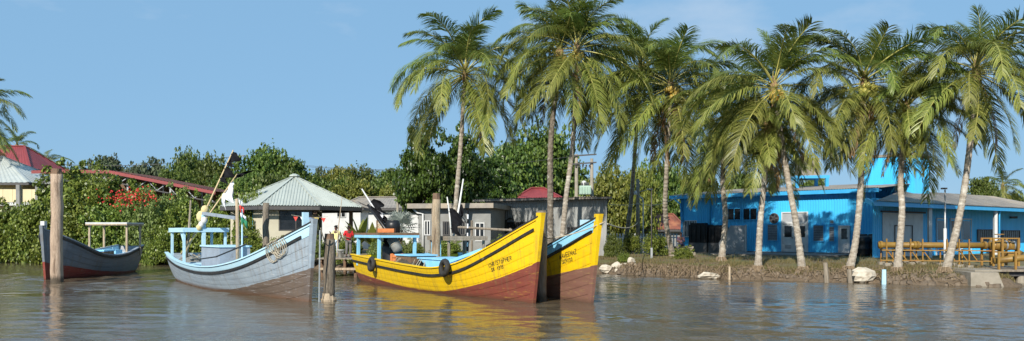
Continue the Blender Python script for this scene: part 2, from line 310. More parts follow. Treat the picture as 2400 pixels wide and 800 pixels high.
def hull_mat(name, top, top2, boot, boot2, line, wear, weed=(0.06, 0.05, 0.025), slope=None):
    """side paint above, boot paint below a straight-sprung line; line = [(x, z), ...] in boat coordinates"""
    m = bpy.data.materials.new(name); m.use_nodes = True; t = m.node_tree; b = t.nodes['Principled BSDF']; L = t.links.new
    tc = t.nodes.new('ShaderNodeTexCoord'); sp = t.nodes.new('ShaderNodeSeparateXYZ'); L(tc.outputs['Object'], sp.inputs['Vector'])
    fc = t.nodes.new('ShaderNodeFloatCurve')
    x0, x1 = line[0][0], line[-1][0]
    mr = t.nodes.new('ShaderNodeMapRange'); mr.inputs['From Min'].default_value = x0; mr.inputs['From Max'].default_value = x1
    L(sp.outputs['X'], mr.inputs['Value']); L(mr.outputs['Result'], fc.inputs['Value'])
    c = fc.mapping.curves[0]; zs = 3.0
    pts = [((x - x0) / (x1 - x0), z / zs) for x, z in line]
    while len(c.points) < len(pts): c.points.new(0.5, 0.5)
    for p, q in zip(c.points, pts): p.location = q; p.handle_type = 'AUTO'
    fc.mapping.update()
    mul = t.nodes.new('ShaderNodeMath'); mul.operation = 'MULTIPLY'; mul.inputs[1].default_value = zs; L(fc.outputs['Value'], mul.inputs[0])
    wob = t.nodes.new('ShaderNodeTexNoise'); wob.inputs['Scale'].default_value = 2.5; L(tc.outputs['Object'], wob.inputs['Vector'])
    wm = t.nodes.new('ShaderNodeMath'); wm.operation = 'MULTIPLY_ADD'; wm.inputs[1].default_value = 0.05; L(wob.outputs['Fac'], wm.inputs[0]); L(sp.outputs['Z'], wm.inputs[2])
    gt = t.nodes.new('ShaderNodeMath'); gt.operation = 'SUBTRACT'; L(wm.outputs[0], gt.inputs[0]); L(mul.outputs[0], gt.inputs[1])
    edge = t.nodes.new('ShaderNodeMapRange'); edge.inputs['From Min'].default_value = 0.015; edge.inputs['From Max'].default_value = 0.035; L(gt.outputs[0], edge.inputs['Value'])
    mp = t.nodes.new('ShaderNodeMapping'); mp.inputs['Scale'].default_value = (0.45, 1, 2.2); L(tc.outputs['Object'], mp.inputs['Vector'])
    n = t.nodes.new('ShaderNodeTexNoise'); n.inputs['Scale'].default_value = 2.2; n.inputs['Detail'].default_value = 8; n.inputs['Roughness'].default_value = 0.65; L(mp.outputs['Vector'], n.inputs['Vector'])
    def ramp(a, c_, lo=0.35, hi=0.65):
        r = t.nodes.new('ShaderNodeValToRGB'); r.color_ramp.elements[0].position = lo; r.color_ramp.elements[1].position = hi
        r.color_ramp.elements[0].color = (*a, 1); r.color_ramp.elements[1].color = (*c_, 1); L(n.outputs['Fac'], r.inputs['Fac']); return r.outputs['Color']
    mx = t.nodes.new('ShaderNodeMixRGB'); L(edge.outputs['Result'], mx.inputs['Fac']); L(ramp(boot, boot2), mx.inputs['Color1']); L(ramp(top, top2), mx.inputs['Color2'])
    # scrapes and stains, long along the planks
    mp2 = t.nodes.new('ShaderNodeMapping'); mp2.inputs['Scale'].default_value = (0.5, 1, 6); mp2.inputs['Rotation'].default_value = (0, 0.10, 0); L(tc.outputs['Object'], mp2.inputs['Vector'])
    n2 = t.nodes.new('ShaderNodeTexNoise'); n2.inputs['Scale'].default_value = 3.0; n2.inputs['Detail'].default_value = 10; n2.inputs['Roughness'].default_value = 0.75; L(mp2.outputs['Vector'], n2.inputs['Vector'])
    r2 = t.nodes.new('ShaderNodeValToRGB'); r2.color_ramp.elements[0].position = 0.57; r2.color_ramp.elements[1].position = 0.68
    r2.color_ramp.elements[0].color = (0, 0, 0, 1); r2.color_ramp.elements[1].color = (0.75, 0.75, 0.75, 1); L(n2.outputs['Fac'], r2.inputs['Fac'])
    mx2 = t.nodes.new('ShaderNodeMixRGB'); mx2.inputs['Color2'].default_value = (*wear, 1); L(r2.outputs['Color'], mx2.inputs['Fac']); L(mx.outputs['Color'], mx2.inputs['Color1'])
    mp4 = t.nodes.new('ShaderNodeMapping'); mp4.inputs['Scale'].default_value = (5, 1, 0.5); L(tc.outputs['Object'], mp4.inputs['Vector'])
    n4 = t.nodes.new('ShaderNodeTexNoise'); n4.inputs['Scale'].default_value = 1.6; n4.inputs['Detail'].default_value = 9; n4.inputs['Roughness'].default_value = 0.7; L(mp4.outputs['Vector'], n4.inputs['Vector'])
    r4 = t.nodes.new('ShaderNodeValToRGB'); r4.color_ramp.elements[0].position = 0.50; r4.color_ramp.elements[1].position = 0.72
    r4.color_ramp.elements[0].color = (0, 0, 0, 1); r4.color_ramp.elements[1].color = (0.6, 0.6, 0.6, 1); L(n4.outputs['Fac'], r4.inputs['Fac'])
    mx4 = t.nodes.new('ShaderNodeMixRGB'); mx4.inputs['Color2'].default_value = (0.16, 0.11, 0.06, 1); L(r4.outputs['Color'], mx4.inputs['Fac']); L(mx2.outputs['Color'], mx4.inputs['Color1']); mx2 = mx4
    # weed and wet band at the waterline
    wl = t.nodes.new('ShaderNodeMapRange'); wl.inputs['From Min'].default_value = 0.20; wl.inputs['From Max'].default_value = 0.04; wl.inputs['To Max'].default_value = 0.8; L(wm.outputs[0], wl.inputs['Value'])
    mx3 = t.nodes.new('ShaderNodeMixRGB'); mx3.inputs['Color2'].default_value = (*weed, 1); L(wl.outputs['Result'], mx3.inputs['Fac']); L(mx2.outputs['Color'], mx3.inputs['Color1'])
    L(mx3.outputs['Color'], b.inputs['Base Color']); b.inputs['Roughness'].default_value = 0.42
    bp = t.nodes.new('ShaderNodeBump'); bp.inputs['Strength'].default_value = 0.25; bp.inputs['Distance'].default_value = 0.03; L(n2.outputs['Fac'], bp.inputs['Height']); L(bp.outputs['Normal'], b.inputs['Normal'])
    return m

# ------------------------------------------------------------------ the land and the river
SHORE = [(-3000, 700), (-300, 112), (-60, 71), (-43, 68), (-28, 61), (-19.5, 58), (-11, 52), (-5.3, 50), (0, 49), (5.05, 47.6), (8.0, 44.2), (10.9, 41.6), (13.5, 40.4), (16.4, 39.0), (18.6, 37.2), (20.6, 36.0), (22.6, 35.9), (24.0, 38.6), (30, 43.5), (42, 52), (70, 66), (300, 150), (3000, 900)]
SX = np.array([p[0] for p in SHORE], float); SY = np.array([p[1] for p in SHORE], float)
def shore_s(x, y):
    x = np.asarray(x, float); y = np.asarray(y, float); best = np.full(x.shape, 1e9)
    for (ax, ay), (bx, by) in zip(SHORE[:-1], SHORE[1:]):
        dx, dy = bx - ax, by - ay; l2 = dx * dx + dy * dy
        t = np.clip(((x - ax) * dx + (y - ay) * dy) / l2, 0, 1)
        best = np.minimum(best, np.hypot(x - ax - t * dx, y - ay - t * dy))
    return np.where(y > np.interp(x, SX, SY), best, -best)
def wob(x, y):
    return 0.5 * np.sin(x * 1.7 + 1.3 * np.sin(y * 0.9)) * np.cos(y * 1.5 + x * 0.4) + 0.3 * np.sin(x * 4.1 + y * 2.7) + 0.2 * np.sin(7.3 * x - 5.1 * y)
def height(x, y):
    s = shore_s(x, y) + 0.28 * wob(np.asarray(x) * 1.3, np.asarray(y) * 1.3)
    z = np.interp(s, [-12, -2, -0.3, 0.0, 0.35, 0.9, 2.2, 4.5, 9, 4000], [-2.2, -0.9, -0.25, 0.02, 0.27, 0.42, 0.60, 0.78, 0.88, 0.9])
    return z + np.where(s > 0, 0.035, 0.1) * wob(x, y) * np.clip(1.5 - np.abs(s) / 30, 0, 1)
def gz(x, y): return float(height(np.array([x]), np.array([y]))[0])
def ghit(px, py):
    """where the sight line through a photo pixel meets the ground"""
    lo, hi = 25.0, 120.0
    for d in np.arange(30, 120, 0.25):
        p = P(px, py, d)
        if p.z <= gz(p.x, p.y): return Vector((p.x, p.y, gz(p.x, p.y)))
    p = P(px, py, 60); return Vector((p.x, p.y, gz(p.x, p.y)))
def axis(fine0, fine1, step, lims, growth=1.25):
    a = list(np.arange(fine0, fine1 + 1e-6, step)); s = step
    while a[-1] < lims[1]: s *= growth; a.append(a[-1] + s)
    s = step
    while a[0] > lims[0]: s *= growth; a.insert(0, a[0] - s)
    return np.array(a)
def sheet(xs, ys, zf):
    gx, gy = np.meshgrid(xs, ys); z = zf(gx.ravel(), gy.ravel())
    v = np.stack([gx.ravel(), gy.ravel(), z], 1); nx, ny = len(xs), len(ys)
    i = np.arange(nx * ny).reshape(ny, nx)
    f = np.stack([i[:-1, :-1].ravel(), i[:-1, 1:].ravel(), i[1:, 1:].ravel(), i[1:, :-1].ravel()], 1)
    return v, f

gm = bpy.data.materials.new('bank_ground'); gm.use_nodes = True
t = gm.node_tree; b = t.nodes['Principled BSDF']; L = t.links.new; b.inputs['Roughness'].default_value = 0.95
tc = t.nodes.new('ShaderNodeTexCoord'); sp = t.nodes.new('ShaderNodeSeparateXYZ'); L(tc.outputs['Object'], sp.inputs['Vector'])
n1 = t.nodes.new('ShaderNodeTexNoise'); n1.inputs['Scale'].default_value = 0.7; n1.inputs['Detail'].default_value = 9; L(tc.outputs['Object'], n1.inputs['Vector'])
n2 = t.nodes.new('ShaderNodeTexNoise'); n2.inputs['Scale'].default_value = 9; n2.inputs['Detail'].default_value = 7; L(tc.outputs['Object'], n2.inputs['Vector'])
r1 = t.nodes.new('ShaderNodeValToRGB'); r1.color_ramp.elements[0].position = 0.38; r1.color_ramp.elements[1].position = 0.6
r1.color_ramp.elements[0].color = (0.15, 0.105, 0.062, 1); r1.color_ramp.elements[1].color = (0.125, 0.125, 0.042, 1); L(n1.outputs['Fac'], r1.inputs['Fac'])
r2 = t.nodes.new('ShaderNodeValToRGB'); r2.color_ramp.elements[0].color = (0.055, 0.038, 0.024, 1); r2.color_ramp.elements[1].color = (0.19, 0.14, 0.09, 1); L(n2.outputs['Fac'], r2.inputs['Fac'])
mz = t.nodes.new('ShaderNodeMapRange'); mz.inputs['From Min'].default_value = 0.35; mz.inputs['From Max'].default_value = 0.6; L(sp.outputs['Z'], mz.inputs['Value'])
mx = t.nodes.new('ShaderNodeMixRGB'); L(mz.outputs['Result'], mx.inputs['Fac']); L(r2.outputs['Color'], mx.inputs['Color1']); L(r1.outputs['Color'], mx.inputs['Color2'])
L(mx.outputs['Color'], b.inputs['Base Color'])
bp = t.nodes.new('ShaderNodeBump'); bp.inputs['Strength'].default_value = 0.8; bp.inputs['Distance'].default_value = 0.08; L(n2.outputs['Fac'], bp.inputs['Height']); L(bp.outputs['Normal'], b.inputs['Normal'])
v, f = sheet(axis(-14, 30, 0.3, (-2600, 2600), 1.3), axis(33, 60, 0.3, (-1500, 3200), 1.3), height)
ground = link(bpy.data.objects.new('ground', mesh_np('ground', v, f, gm, True))); tag(ground, 'grassy river bank and flat ground behind it', None, None, 'structure')

wm_ = bpy.data.materials.new('river_water'); wm_.use_nodes = True
t = wm_.node_tree; b = t.nodes['Principled BSDF']; L = t.links.new
silt = t.nodes.new('ShaderNodeTexNoise'); silt.inputs['Scale'].default_value = 0.11; silt.inputs['Detail'].default_value = 5
sr_ = t.nodes.new('ShaderNodeValToRGB'); sr_.color_ramp.elements[0].position = 0.38; sr_.color_ramp.elements[1].position = 0.62; sr_.color_ramp.elements[0].color = (0.092, 0.072, 0.048, 1); sr_.color_ramp.elements[1].color = (0.150, 0.113, 0.070, 1)
L(silt.outputs['Fac'], sr_.inputs['Fac']); L(sr_.outputs['Color'], b.inputs['Base Color']); b.inputs['Roughness'].default_value = 0.06; b.inputs['IOR'].default_value = 1.33
tc = t.nodes.new('ShaderNodeTexCoord'); mp = t.nodes.new('ShaderNodeMapping'); mp.inputs['Scale'].default_value = (0.75, 1.25, 1); mp.inputs['Rotation'].default_value = (0, 0, 0.25); L(tc.outputs['Object'], mp.inputs['Vector'])
n1 = t.nodes.new('ShaderNodeTexNoise'); n1.inputs['Scale'].default_value = 5.5; n1.inputs['Detail'].default_value = 3.5; n1.inputs['Roughness'].default_value = 0.5; L(mp.outputs['Vector'], n1.inputs['Vector'])
n2 = t.nodes.new('ShaderNodeTexNoise'); n2.inputs['Scale'].default_value = 0.16; n2.inputs['Detail'].default_value = 3; L(mp.outputs['Vector'], n2.inputs['Vector'])
ms = t.nodes.new('ShaderNodeMapRange'); ms.inputs['From Min'].default_value = 0.35; ms.inputs['From Max'].default_value = 0.65; ms.inputs['To Min'].default_value = 0.05; ms.inputs['To Max'].default_value = 0.36; L(n2.outputs['Fac'], ms.inputs['Value'])
bp = t.nodes.new('ShaderNodeBump'); bp.inputs['Distance'].default_value = 0.10; L(ms.outputs['Result'], bp.inputs['Strength']); L(n1.outputs['Fac'], bp.inputs['Height']); L(bp.outputs['Normal'], b.inputs['Normal'])
wr = np.random.default_rng(5); WV = []
for k in range(60):
    lam = 0.42 * (5.0 ** wr.random()); th = math.radians(80) + wr.normal(0, 0.42)
    WV.append((2 * math.pi / lam * math.cos(th), 2 * math.pi / lam * math.sin(th), wr.random() * 6.28, 0.0021 * lam ** 0.8))
def waves(x, y):
    z = np.zeros(x.shape); g = 0.85 + 0.45 * np.sin(x * 0.13 + 1 + 0.8 * np.sin(y * 0.17)) * np.sin(y * 0.26 + x * 0.07 + 2)
    for kx, ky, ph, a in WV: z += a * np.sin(kx * x + ky * y + ph)
    fade = np.clip((75 - y) / 15, 0, 1) * np.clip((y - 5) / 8, 0, 1) * np.clip((60 - np.abs(x)) / 12, 0, 1)
    return z * g * fade
v, f = sheet(axis(-30, 27, 0.13, (-2600, 2600), 1.22), axis(16.5, 56, 0.115, (-1400, 2000), 1.22), waves)
water = link(bpy.data.objects.new('river_water', mesh_np('river_water', v, f, wm_, True))); tag(water, 'brown rippled river reflecting boats and sky', None, None, 'structure')

# ------------------------------------------------------------------ sheet metal and plane helpers
def corr(mb, base, top, n, depth, nrm):
    """corrugated strip: base(s), top(s) for s in 0..1, n ribs, rib depth along nrm"""
    rows = [[], []]
    for i in range(n):
        for k, h in ((0.0, 0), (0.35, 0), (0.5, 1), (0.85, 1)):
            s = (i + k) / n; o = nrm * (depth * h); rows[0].append(base(s) + o); rows[1].append(top(s) + o)
    rows[0].append(base(1.0)); rows[1].append(top(1.0))
    return grid_face(mb, rows)
def corr_quad(parent, name, a, b_, c, d_, panels, ribs, depth, mat):
    """a-b lower edge, d-c upper edge; each sheet is its own object"""
    a, b_, c, d_ = Vector(a), Vector(b_), Vector(c), Vector(d_)
    nrm = (b_ - a).cross(d_ - a).normalized()
    for i in range(panels):
        s0, s1 = i / panels, (i + 1) / panels; lap = nrm * (0.006 if i % 2 else 0.0)
        bf = lambda s: a.lerp(b_, s0 + (s1 - s0) * s) + lap
        tf = lambda s: d_.lerp(c, s0 + (s1 - s0) * s) + lap
        mb = MB(); corr(mb, bf, tf, ribs, depth, nrm); mb.build(name, mat, parent)
def corr_tri(parent, name, a, b_, apex, panels, ribs, depth, mat):
    a, b_, apex = Vector(a), Vector(b_), Vector(apex); nrm = (b_ - a).cross(apex - a).normalized(); up = apex - (a + b_) / 2
    for i in range(panels):
        s0, s1 = i / panels, (i + 1) / panels; lap = nrm * (0.006 if i % 2 else 0.0)
        bf = lambda s: a.lerp(b_, s0 + (s1 - s0) * s) + lap
        tf = lambda s: bf(s) + up * (1 - abs(2 * (s0 + (s1 - s0) * s) - 1)) * 0.995
        mb = MB(); corr(mb, bf, tf, ribs, depth, nrm); mb.build(name, mat, parent)

class Plane:
    """a vertical wall through two ground points; off > 0 is towards the river"""
    def __init__(s, p0, p1):
        s.p0 = Vector((p0[0], p0[1], 0)); s.t = Vector((p1[0] - p0[0], p1[1] - p0[1], 0)); s.len = s.t.length; s.t.normalize()
        s.n = Vector((s.t.y, -s.t.x, 0))
    def at(s, px):
        k = (px - 1200) / F; return (k * s.p0.y - s.p0.x) / (s.t.x - k * s.t.y)
    def w(s, a, z, off=0.0): q = s.p0 + s.t * a + s.n * off; return Vector((q.x, q.y, z))
    def z(s, px, py): q = s.p0 + s.t * s.at(px); return Zp(py, q.y)
    def rect(s, x0, y0, x1, y1): xm = (x0 + x1) / 2; return s.at(x0), s.at(x1), s.z(xm, y1), s.z(xm, y0)
    def plate(s, a0, a1, z0, z1, o0, o1, mb=None):
        mb = mb or MB(); vs = [s.w(a, z, o) for o in (o0, o1) for a, z in ((a0, z0), (a1, z0), (a1, z1), (a0, z1))]
        return mb.add(vs, [(0, 3, 2, 1), (4, 5, 6, 7), (0, 1, 5, 4), (1, 2, 6, 5), (2, 3, 7, 6), (3, 0, 4, 7)])
def frame_of(pl, a0, a1, z0, z1, w, o0, o1):
    mb = MB(); pl.plate(a0, a0 + w, z0, z1, o0, o1, mb); pl.plate(a1 - w, a1, z0, z1, o0, o1, mb)
    pl.plate(a0 + w, a1 - w, z0, z0 + w, o0, o1, mb); pl.plate(a0 + w, a1 - w, z1 - w, z1, o0, o1, mb); return mb
def window(parent, pl, r, frame='white_paint', pane='glass', louvres=0, bars=0, mull=0, w=0.06, base=0.035, name='window'):
    a0, a1, z0, z1 = r
    fr = frame_of(pl, a0, a1, z0, z1, w, base, base + 0.07).build(name, M[frame], parent)
    pl.plate(a0 + w * 0.6, a1 - w * 0.6, z0 + w * 0.6, z1 - w * 0.6, base + 0.004, base + 0.02).build('pane', M[pane], fr)
    for i in range(louvres):
        zz = z0 + w + (z1 - z0 - 2 * w) * (i + 0.5) / louvres; h = (z1 - z0 - 2 * w) / louvres * 0.42
        mb = MB(); mb.add([pl.w(a0 + w, zz - h, base + 0.07), pl.w(a1 - w, zz - h, base + 0.07), pl.w(a1 - w, zz + h, base + 0.03), pl.w(a0 + w, zz + h, base + 0.03)], [(0, 1, 2, 3)])
        mb.build('louvre_slat', M['louvre'], fr)
    for i in range(bars):
        aa = a0 + w + (a1 - a0 - 2 * w) * (i + 0.5) / bars
        pl.plate(aa - 0.022, aa + 0.022, z0 + w, z1 - w, base + 0.05, base + 0.085).build('bar', M['steel_dark'] if frame != 'white_paint' else M['white_paint'], fr)
    for i in range(mull):
        aa = a0 + (a1 - a0) * (i + 1) / (mull + 1); pl.plate(aa - 0.03, aa + 0.03, z0 + w, z1 - w, base + 0.02, base + 0.06).build('mullion', M[frame], fr)
    return fr
def door(parent, pl, r, leaf='white_paint', glass=None, vent=None, knob=1, base=0.035):
    a0, a1, z0, z1 = r; w = 0.07
    fr = MB(); pl.plate(a0, a0 + w, z0, z1, base, base + 0.08, fr); pl.plate(a1 - w, a1, z0, z1, base, base + 0.08, fr); pl.plate(a0 + w, a1 - w, z1 - w, z1, base, base + 0.08, fr)
    dr = pl.plate(a0 + w, a1 - w, z0 + 0.01, z1 - w, base, base + 0.04).build('door', M[leaf], parent)
    fr.build('door_frame', M['white_paint'], dr)
    if glass: pl.plate(*glass, base + 0.043, base + 0.05).build('pane', M['glass'], dr)
    if vent:
        for i in range(4):
            zz = vent[2] + (vent[3] - vent[2]) * (i + 0.5) / 4; pl.plate(vent[0], vent[1], zz - 0.02, zz + 0.02, base + 0.043, base + 0.06).build('vent_slat', M['grey_panel'], dr)
    aa = a1 - w - 0.1 if knob > 0 else a0 + w + 0.1
    MB().ball(pl.w(aa, z0 + 1.0, base + 0.07), 0.045, 8).build('door_knob', M['steel_dark'], dr)
    return dr

# ------------------------------------------------------------------ blue riverside building
A0, C0 = (13.3, 63.8), (23.9, 53.3)
fb = Plane(A0, C0); GB = 0.86; EH = 5.19
blue = thing('blue_building', 'long blue corrugated metal building with white double door behind the palms', 'building', (18.5, 58.5, GB))
zb = 1.02
corr_quad(blue, 'wall_sheet', fb.w(0, zb), fb.w(fb.len, zb), fb.w(fb.len, EH), fb.w(0, EH), 16, 5, 0.03, M['blue_sheet'])
fb.plate(-0.02, fb.len, 0.45, zb, -0.25, 0.03).build('plinth', M['concrete_dark_shade'], blue)
lw = MB(); back = -fb.n
c0, c1 = fb.w(0, 0), fb.w(fb.len, 0)
def quadp(p, q, z0, z1): return [Vector((p.x, p.y, z0)), Vector((q.x, q.y, z0)), Vector((q.x, q.y, z1)), Vector((p.x, p.y, z1))]
bl, br = c0 - fb.n * 9, c1 - fb.n * 9
corr_quad(blue, 'wall_sheet', Vector((bl.x, bl.y, zb - 0.4)), Vector((c0.x, c0.y, zb - 0.4)) , Vector((c0.x, c0.y, EH)), Vector((bl.x, bl.y, EH + 0.7)), 9, 5, 0.03, M['blue_sheet'])
MB().add(quadp(br, bl, 0.4, EH + 0.7), [(0, 1, 2, 3)]).build('back_wall', M['blue_sheet'], blue)
rl = corr_quad(blue, 'roof_sheet', fb.w(-0.7, EH + 0.10, 0.55), fb.w(fb.len + 0.4, EH + 0.10, 0.55), fb.w(fb.len + 0.4, EH + 0.95, -9.3), fb.w(-0.7, EH + 0.95, -9.3), 17, 5, 0.035, M['roof_grey'])
fb.plate(-0.7, fb.len + 0.4, EH - 0.17, EH + 0.09, 0.48, 0.56).build('fascia', M['blue_trim'], blue)
fb.plate(-0.7, fb.len + 0.4, EH - 0.05, EH + 0.0, 0.035, 0.48).build('soffit', M['blue_trim'], blue)
g = fb.at(1667); mb = MB(); mb.tube([fb.w(g, EH - 0.18, 0.40), fb.w(g, EH - 0.45, 0.13), fb.w(g, 2.95, 0.13)], 0.06, 8); mb.build('downpipe', M['blue_trim'], blue, smooth=True)
mb = MB(); mb.tube([fb.w(-0.35, EH - 0.1, 0.5), fb.w(0.1, EH - 0.6, 0.2), fb.w(0.1, 3.6, 0.1), fb.w(0.35, 3.2, 0.1)], 0.075, 8); mb.build('downpipe', M['blue_trim'], blue, smooth=True)
fb.plate(0.02, 0.26, zb, EH - 0.18, 0.035, 0.07).build('corner_trim', M['blue_trim'], blue)
window(blue, fb, fb.rect(1602, 517, 1634, 556), 'white_paint', 'louvre', bars=5)
for x0, x1 in ((1706, 1738), (1742, 1776)): window(blue, fb, fb.rect(x0, 488, x1, 517), 'blue_trim', 'glass', mull=1)
window(blue, fb, fb.rect(1799, 525, 1825, 566), 'blue_trim', 'glass', louvres=9)
window(blue, fb, fb.rect(1906, 527, 1933, 567), 'blue_trim', 'glass', louvres=9)
window(blue, fb, fb.rect(1943, 530, 1958, 568), 'blue_trim', 'glass', louvres=8)
window(blue, fb, fb.rect(1945, 515, 1957, 526), 'blue_trim', 'glass', louvres=3, name='vent_grille')
pc = fb.w(fb.at(1815), fb.z(1815, 512), 0.05); Rn = Vector((0, 0, 1)).rotation_difference(fb.n).to_matrix()
vf = MB().torus(pc, 0.34, 0.045, fb.n, 20, 6).build('round_vent', M['steel_dark'], blue, smooth=True)
MB().lathe(pc - fb.n * 0.01, [(0.33, 0), (0.33, 0.02), (0.05, 0.03)], 18, Rn).build('fan_housing', M['black'], vf)
for k in range(5):
    a = k * math.pi * 0.4; d1 = fb.t * math.cos(a) + Vector((0, 0, 1)) * math.sin(a); MB().beam(pc + fb.n * 0.03, pc + fb.n * 0.03 + d1 * 0.3, 0.11, 0.012, fb.n).build('fan_blade', M['steel_dark'], vf)
# white double door with grey transom
a0, a1, z0, z1 = fb.rect(1833, 497, 1895, 598); zt = fb.z(1864, 523); am = (a0 + a1) / 2; z0 = zb + 0.003
tr = frame_of(fb, a0, a1, zt, z1, 0.07, 0.035, 0.11).build('transom_frame', M['white_paint'], blue)
for q0, q1 in ((a0 + 0.07, am - 0.02), (am + 0.02, a1 - 0.07)): fb.plate(q0, q1, zt + 0.07, z1 - 0.07, 0.04, 0.06).build('transom_panel', M['grey_panel'], tr)
zg0, zg1 = fb.z(1850, 556), fb.z(1850, 530)
for i, (q0, q1) in enumerate(((a0, am), (am + 0.01, a1))):
    door(blue, fb, (q0, q1, z0, zt), 'white_paint', (q0 + 0.22, q1 - 0.22, zg0, zg1), (q0 + 0.25, q1 - 0.25, z0 + 0.22, z0 + 0.5), 1 if i == 0 else -1)
a0, a1, z0, z1 = fb.rect(1966, 529, 1993, 599)
door(blue, fb, (a0, a1, zb + 0.003, z1), 'white_paint', (a0 + 0.2, a1 - 0.2, fb.z(1980, 561), fb.z(1980, 536)), None, 1)
fb.plate(6.2, fb.len - 0.4, 0.3, 0.985, 0.05, 6.2).build('concrete_apron', M['concrete_dark_shade'], blue)  # widened and toned dark to carry the shade in front of the facade
fb.plate(6.1, fb.len - 0.4, 0.28, 0.94, 6.202, 6.42).build('apron_kerb', M['concrete'], blue)
# tower over the corner
tw = thing('blue_tower', 'tall blue corrugated tower block rising behind the right-hand palms', 'tower', (27.9, 58.8, GB))
ang = math.atan2(fb.t.y, fb.t.x); t2 = Vector((math.cos(ang), math.sin(ang), 0)); n2v = Vector((t2.y, -t2.x, 0)); tc0 = Vector((27.9, 58.8, 0))
cs = [tc0 + t2 * a + n2v * b2 for a, b2 in ((-1.7, 1.5), (1.7, 1.5), (1.7, -1.5), (-1.7, -1.5))]
for i in range(4):
    p, q = cs[i], cs[(i + 1) % 4]; vs = quadp(p, q, GB - 0.3, 7.75); corr_quad(tw, 'wall_sheet', vs[0], vs[1], vs[2], vs[3], 5, 5, 0.03, M['blue_sheet'])
mb = MB(); mb.add([Vector((p.x, p.y, z)) + (p - tc0) * 0.05 for z in (7.77, 7.95) for p in cs], [(0, 3, 2, 1), (4, 5, 6, 7), (0, 1, 5, 4), (1, 2, 6, 5), (2, 3, 7, 6), (3, 0, 4, 7)]); mb.build('roof_slab', M['roof_grey'], tw)
# tank stand on the roof
ts = thing('roof_tank_stand', 'blue steel stand on the roof with a concrete coloured box tank', 'tank stand', (23.0, 62.0, 5.6))
q0, q1 = P(1868, 450, 62.5), P(1938, 450, 62.0)
for q in (q0, q1):
    for dy in (0, 2.2): MB().beam(Vector((q.x, q.y + dy, 5.3)), Vector((q.x, q.y + dy, 6.55)), 0.22).build('leg', M['blue_trim'], ts)
for dy in (0, 2.2):
    MB().beam(Vector((q0.x - 0.2, q0.y + dy, 6.66)), Vector((q1.x + 0.2, q1.y + dy, 6.66)), 0.24, 0.22).build('cross_beam', M['blue_trim'], ts)
MB().beam(Vector((q0.x, q0.y - 0.14, 5.75)), Vector((q1.x, q1.y - 0.14, 5.75)), 0.08, 0.12).build('tie_rail', M['blue_trim'], ts)
MB().box((q0.x * 0.45 + q1.x * 0.55, q0.y + 1.1, 7.42), (1.35, 1.7, 1.26), None, 0.95).build('tank_box', M['concrete'], ts)
MB().box((q0.x * 0.45 + q1.x * 0.55, q0.y + 1.1, 8.11), (1.5, 1.85, 0.10)).build('tank_lid', M['concrete'], ts)

# ------------------------------------------------------------------ blue veranda wing
Q0, Q1 = Vector((20.4, 45.6, 0)), Vector((37.3, 59.0, 0)); Q2 = Q0 + (Q1 - Q0) * 1.35
wf = Plane((Q0.x, Q0.y), (Q2.x, Q2.y)); FH = 4.13; VD = 1.75
wing = thing('veranda_wing', 'low blue metal wing with wide veranda eave and barred windows at right edge', 'building', (28, 54, GB))
ww = Plane(*[(wf.w(a, 0, -VD).x, wf.w(a, 0, -VD).y) for a in (0, wf.len)])
corr_quad(wing, 'wall_sheet', ww.w(3.1, 0.7), ww.w(ww.len, 0.7), ww.w(ww.len, FH + 0.35), ww.w(3.1, FH + 0.35), 22, 5, 0.03, M['blue_sheet'])
corr_quad(wing, 'roof_sheet', wf.w(-0.2, FH + 0.02, 0.12), wf.w(wf.len, FH + 0.02, 0.12), wf.w(wf.len, FH + 1.25, -5.0), wf.w(13.5, FH + 1.25, -5.0), 24, 5, 0.04, M['roof_grey'])
wf.plate(-0.25, wf.len, FH - 0.24, FH, 0.0, 0.07).build('fascia', M['blue_trim'], wing)
sa = wf.w(-0.25, 0, 0.0); mb = MB(); mb.beam(wf.w(-0.2, FH - 0.11, 0), wf.w(2.4, FH + 0.2, -VD), 0.06, 0.26); mb.build('gable_trim', M['blue_trim'], wing)
wf.plate(-1.6, wf.len, 0.25, 0.80, -VD - 0.3, 0.4).build('veranda_slab', M['concrete_dark_shade'], wing)
for px in (2187, 2340):
    a = wf.at(px); mb = MB(); mb.box(wf.w(a, (FH + 0.8) / 2 - 0.1, -0.2), (0.2, 0.2, FH - 1.04)); mb.build('column', M['white_paint'], wing)
mb = MB(); a = wf.at(2347); mb.tube([wf.w(a, FH - 0.05, 0.0), wf.w(a, FH - 0.4, -0.12), wf.w(a, 0.9, -0.12)], 0.055, 8); mb.build('downpipe', M['blue_trim'], wing, smooth=True)
a0, a1, z0, z1 = ww.rect(2066, 500, 2160, 590)
rd = ww.plate(a0, a1, 0.85, z1, 0.035, 0.09).build('sliding_door', M['white_paint'], wing)
ww.plate(a0 - 0.2, a1 + 0.3, z1 + 0.02, z1 + 0.12, 0.035, 0.14).build('door_track', M['steel_dark'], rd)
ww.plate((a0 + a1) / 2 - 0.02, (a0 + a1) / 2 + 0.02, 0.9, z1 - 0.05, 0.091, 0.11).build('seam', M['grey_panel'], rd)
frame_of(ww, *ww.rect(2092, 528, 2134, 590), 0.05, 0.12, 0.16).build('hand_rail_frame', M['steel_dark'], rd)
for x0, x1 in ((2192, 2216), (2224, 2250), (2252, 2274)):
    door(wing, ww, (ww.at(x0), ww.at(x1), 0.85, ww.z(2230, 512)), 'blue_sheet', (ww.at(x0) + 0.2, ww.at(x1) - 0.2, 1.9, ww.z(2230, 518)), None, 1)
window(wing, ww, ww.rect(2288, 538, 2328, 566), 'steel_dark', 'grey_panel', bars=9)
window(wing, ww, ww.rect(2346, 540, 2388, 582), 'steel_dark', 'grey_panel', bars=9)
MB().box(ww.w(ww.at(2367), ww.z(2367, 510), 0.22), (0.5, 0.3, 0.16)).build('wall_lamp', M['steel_dark'], wing)

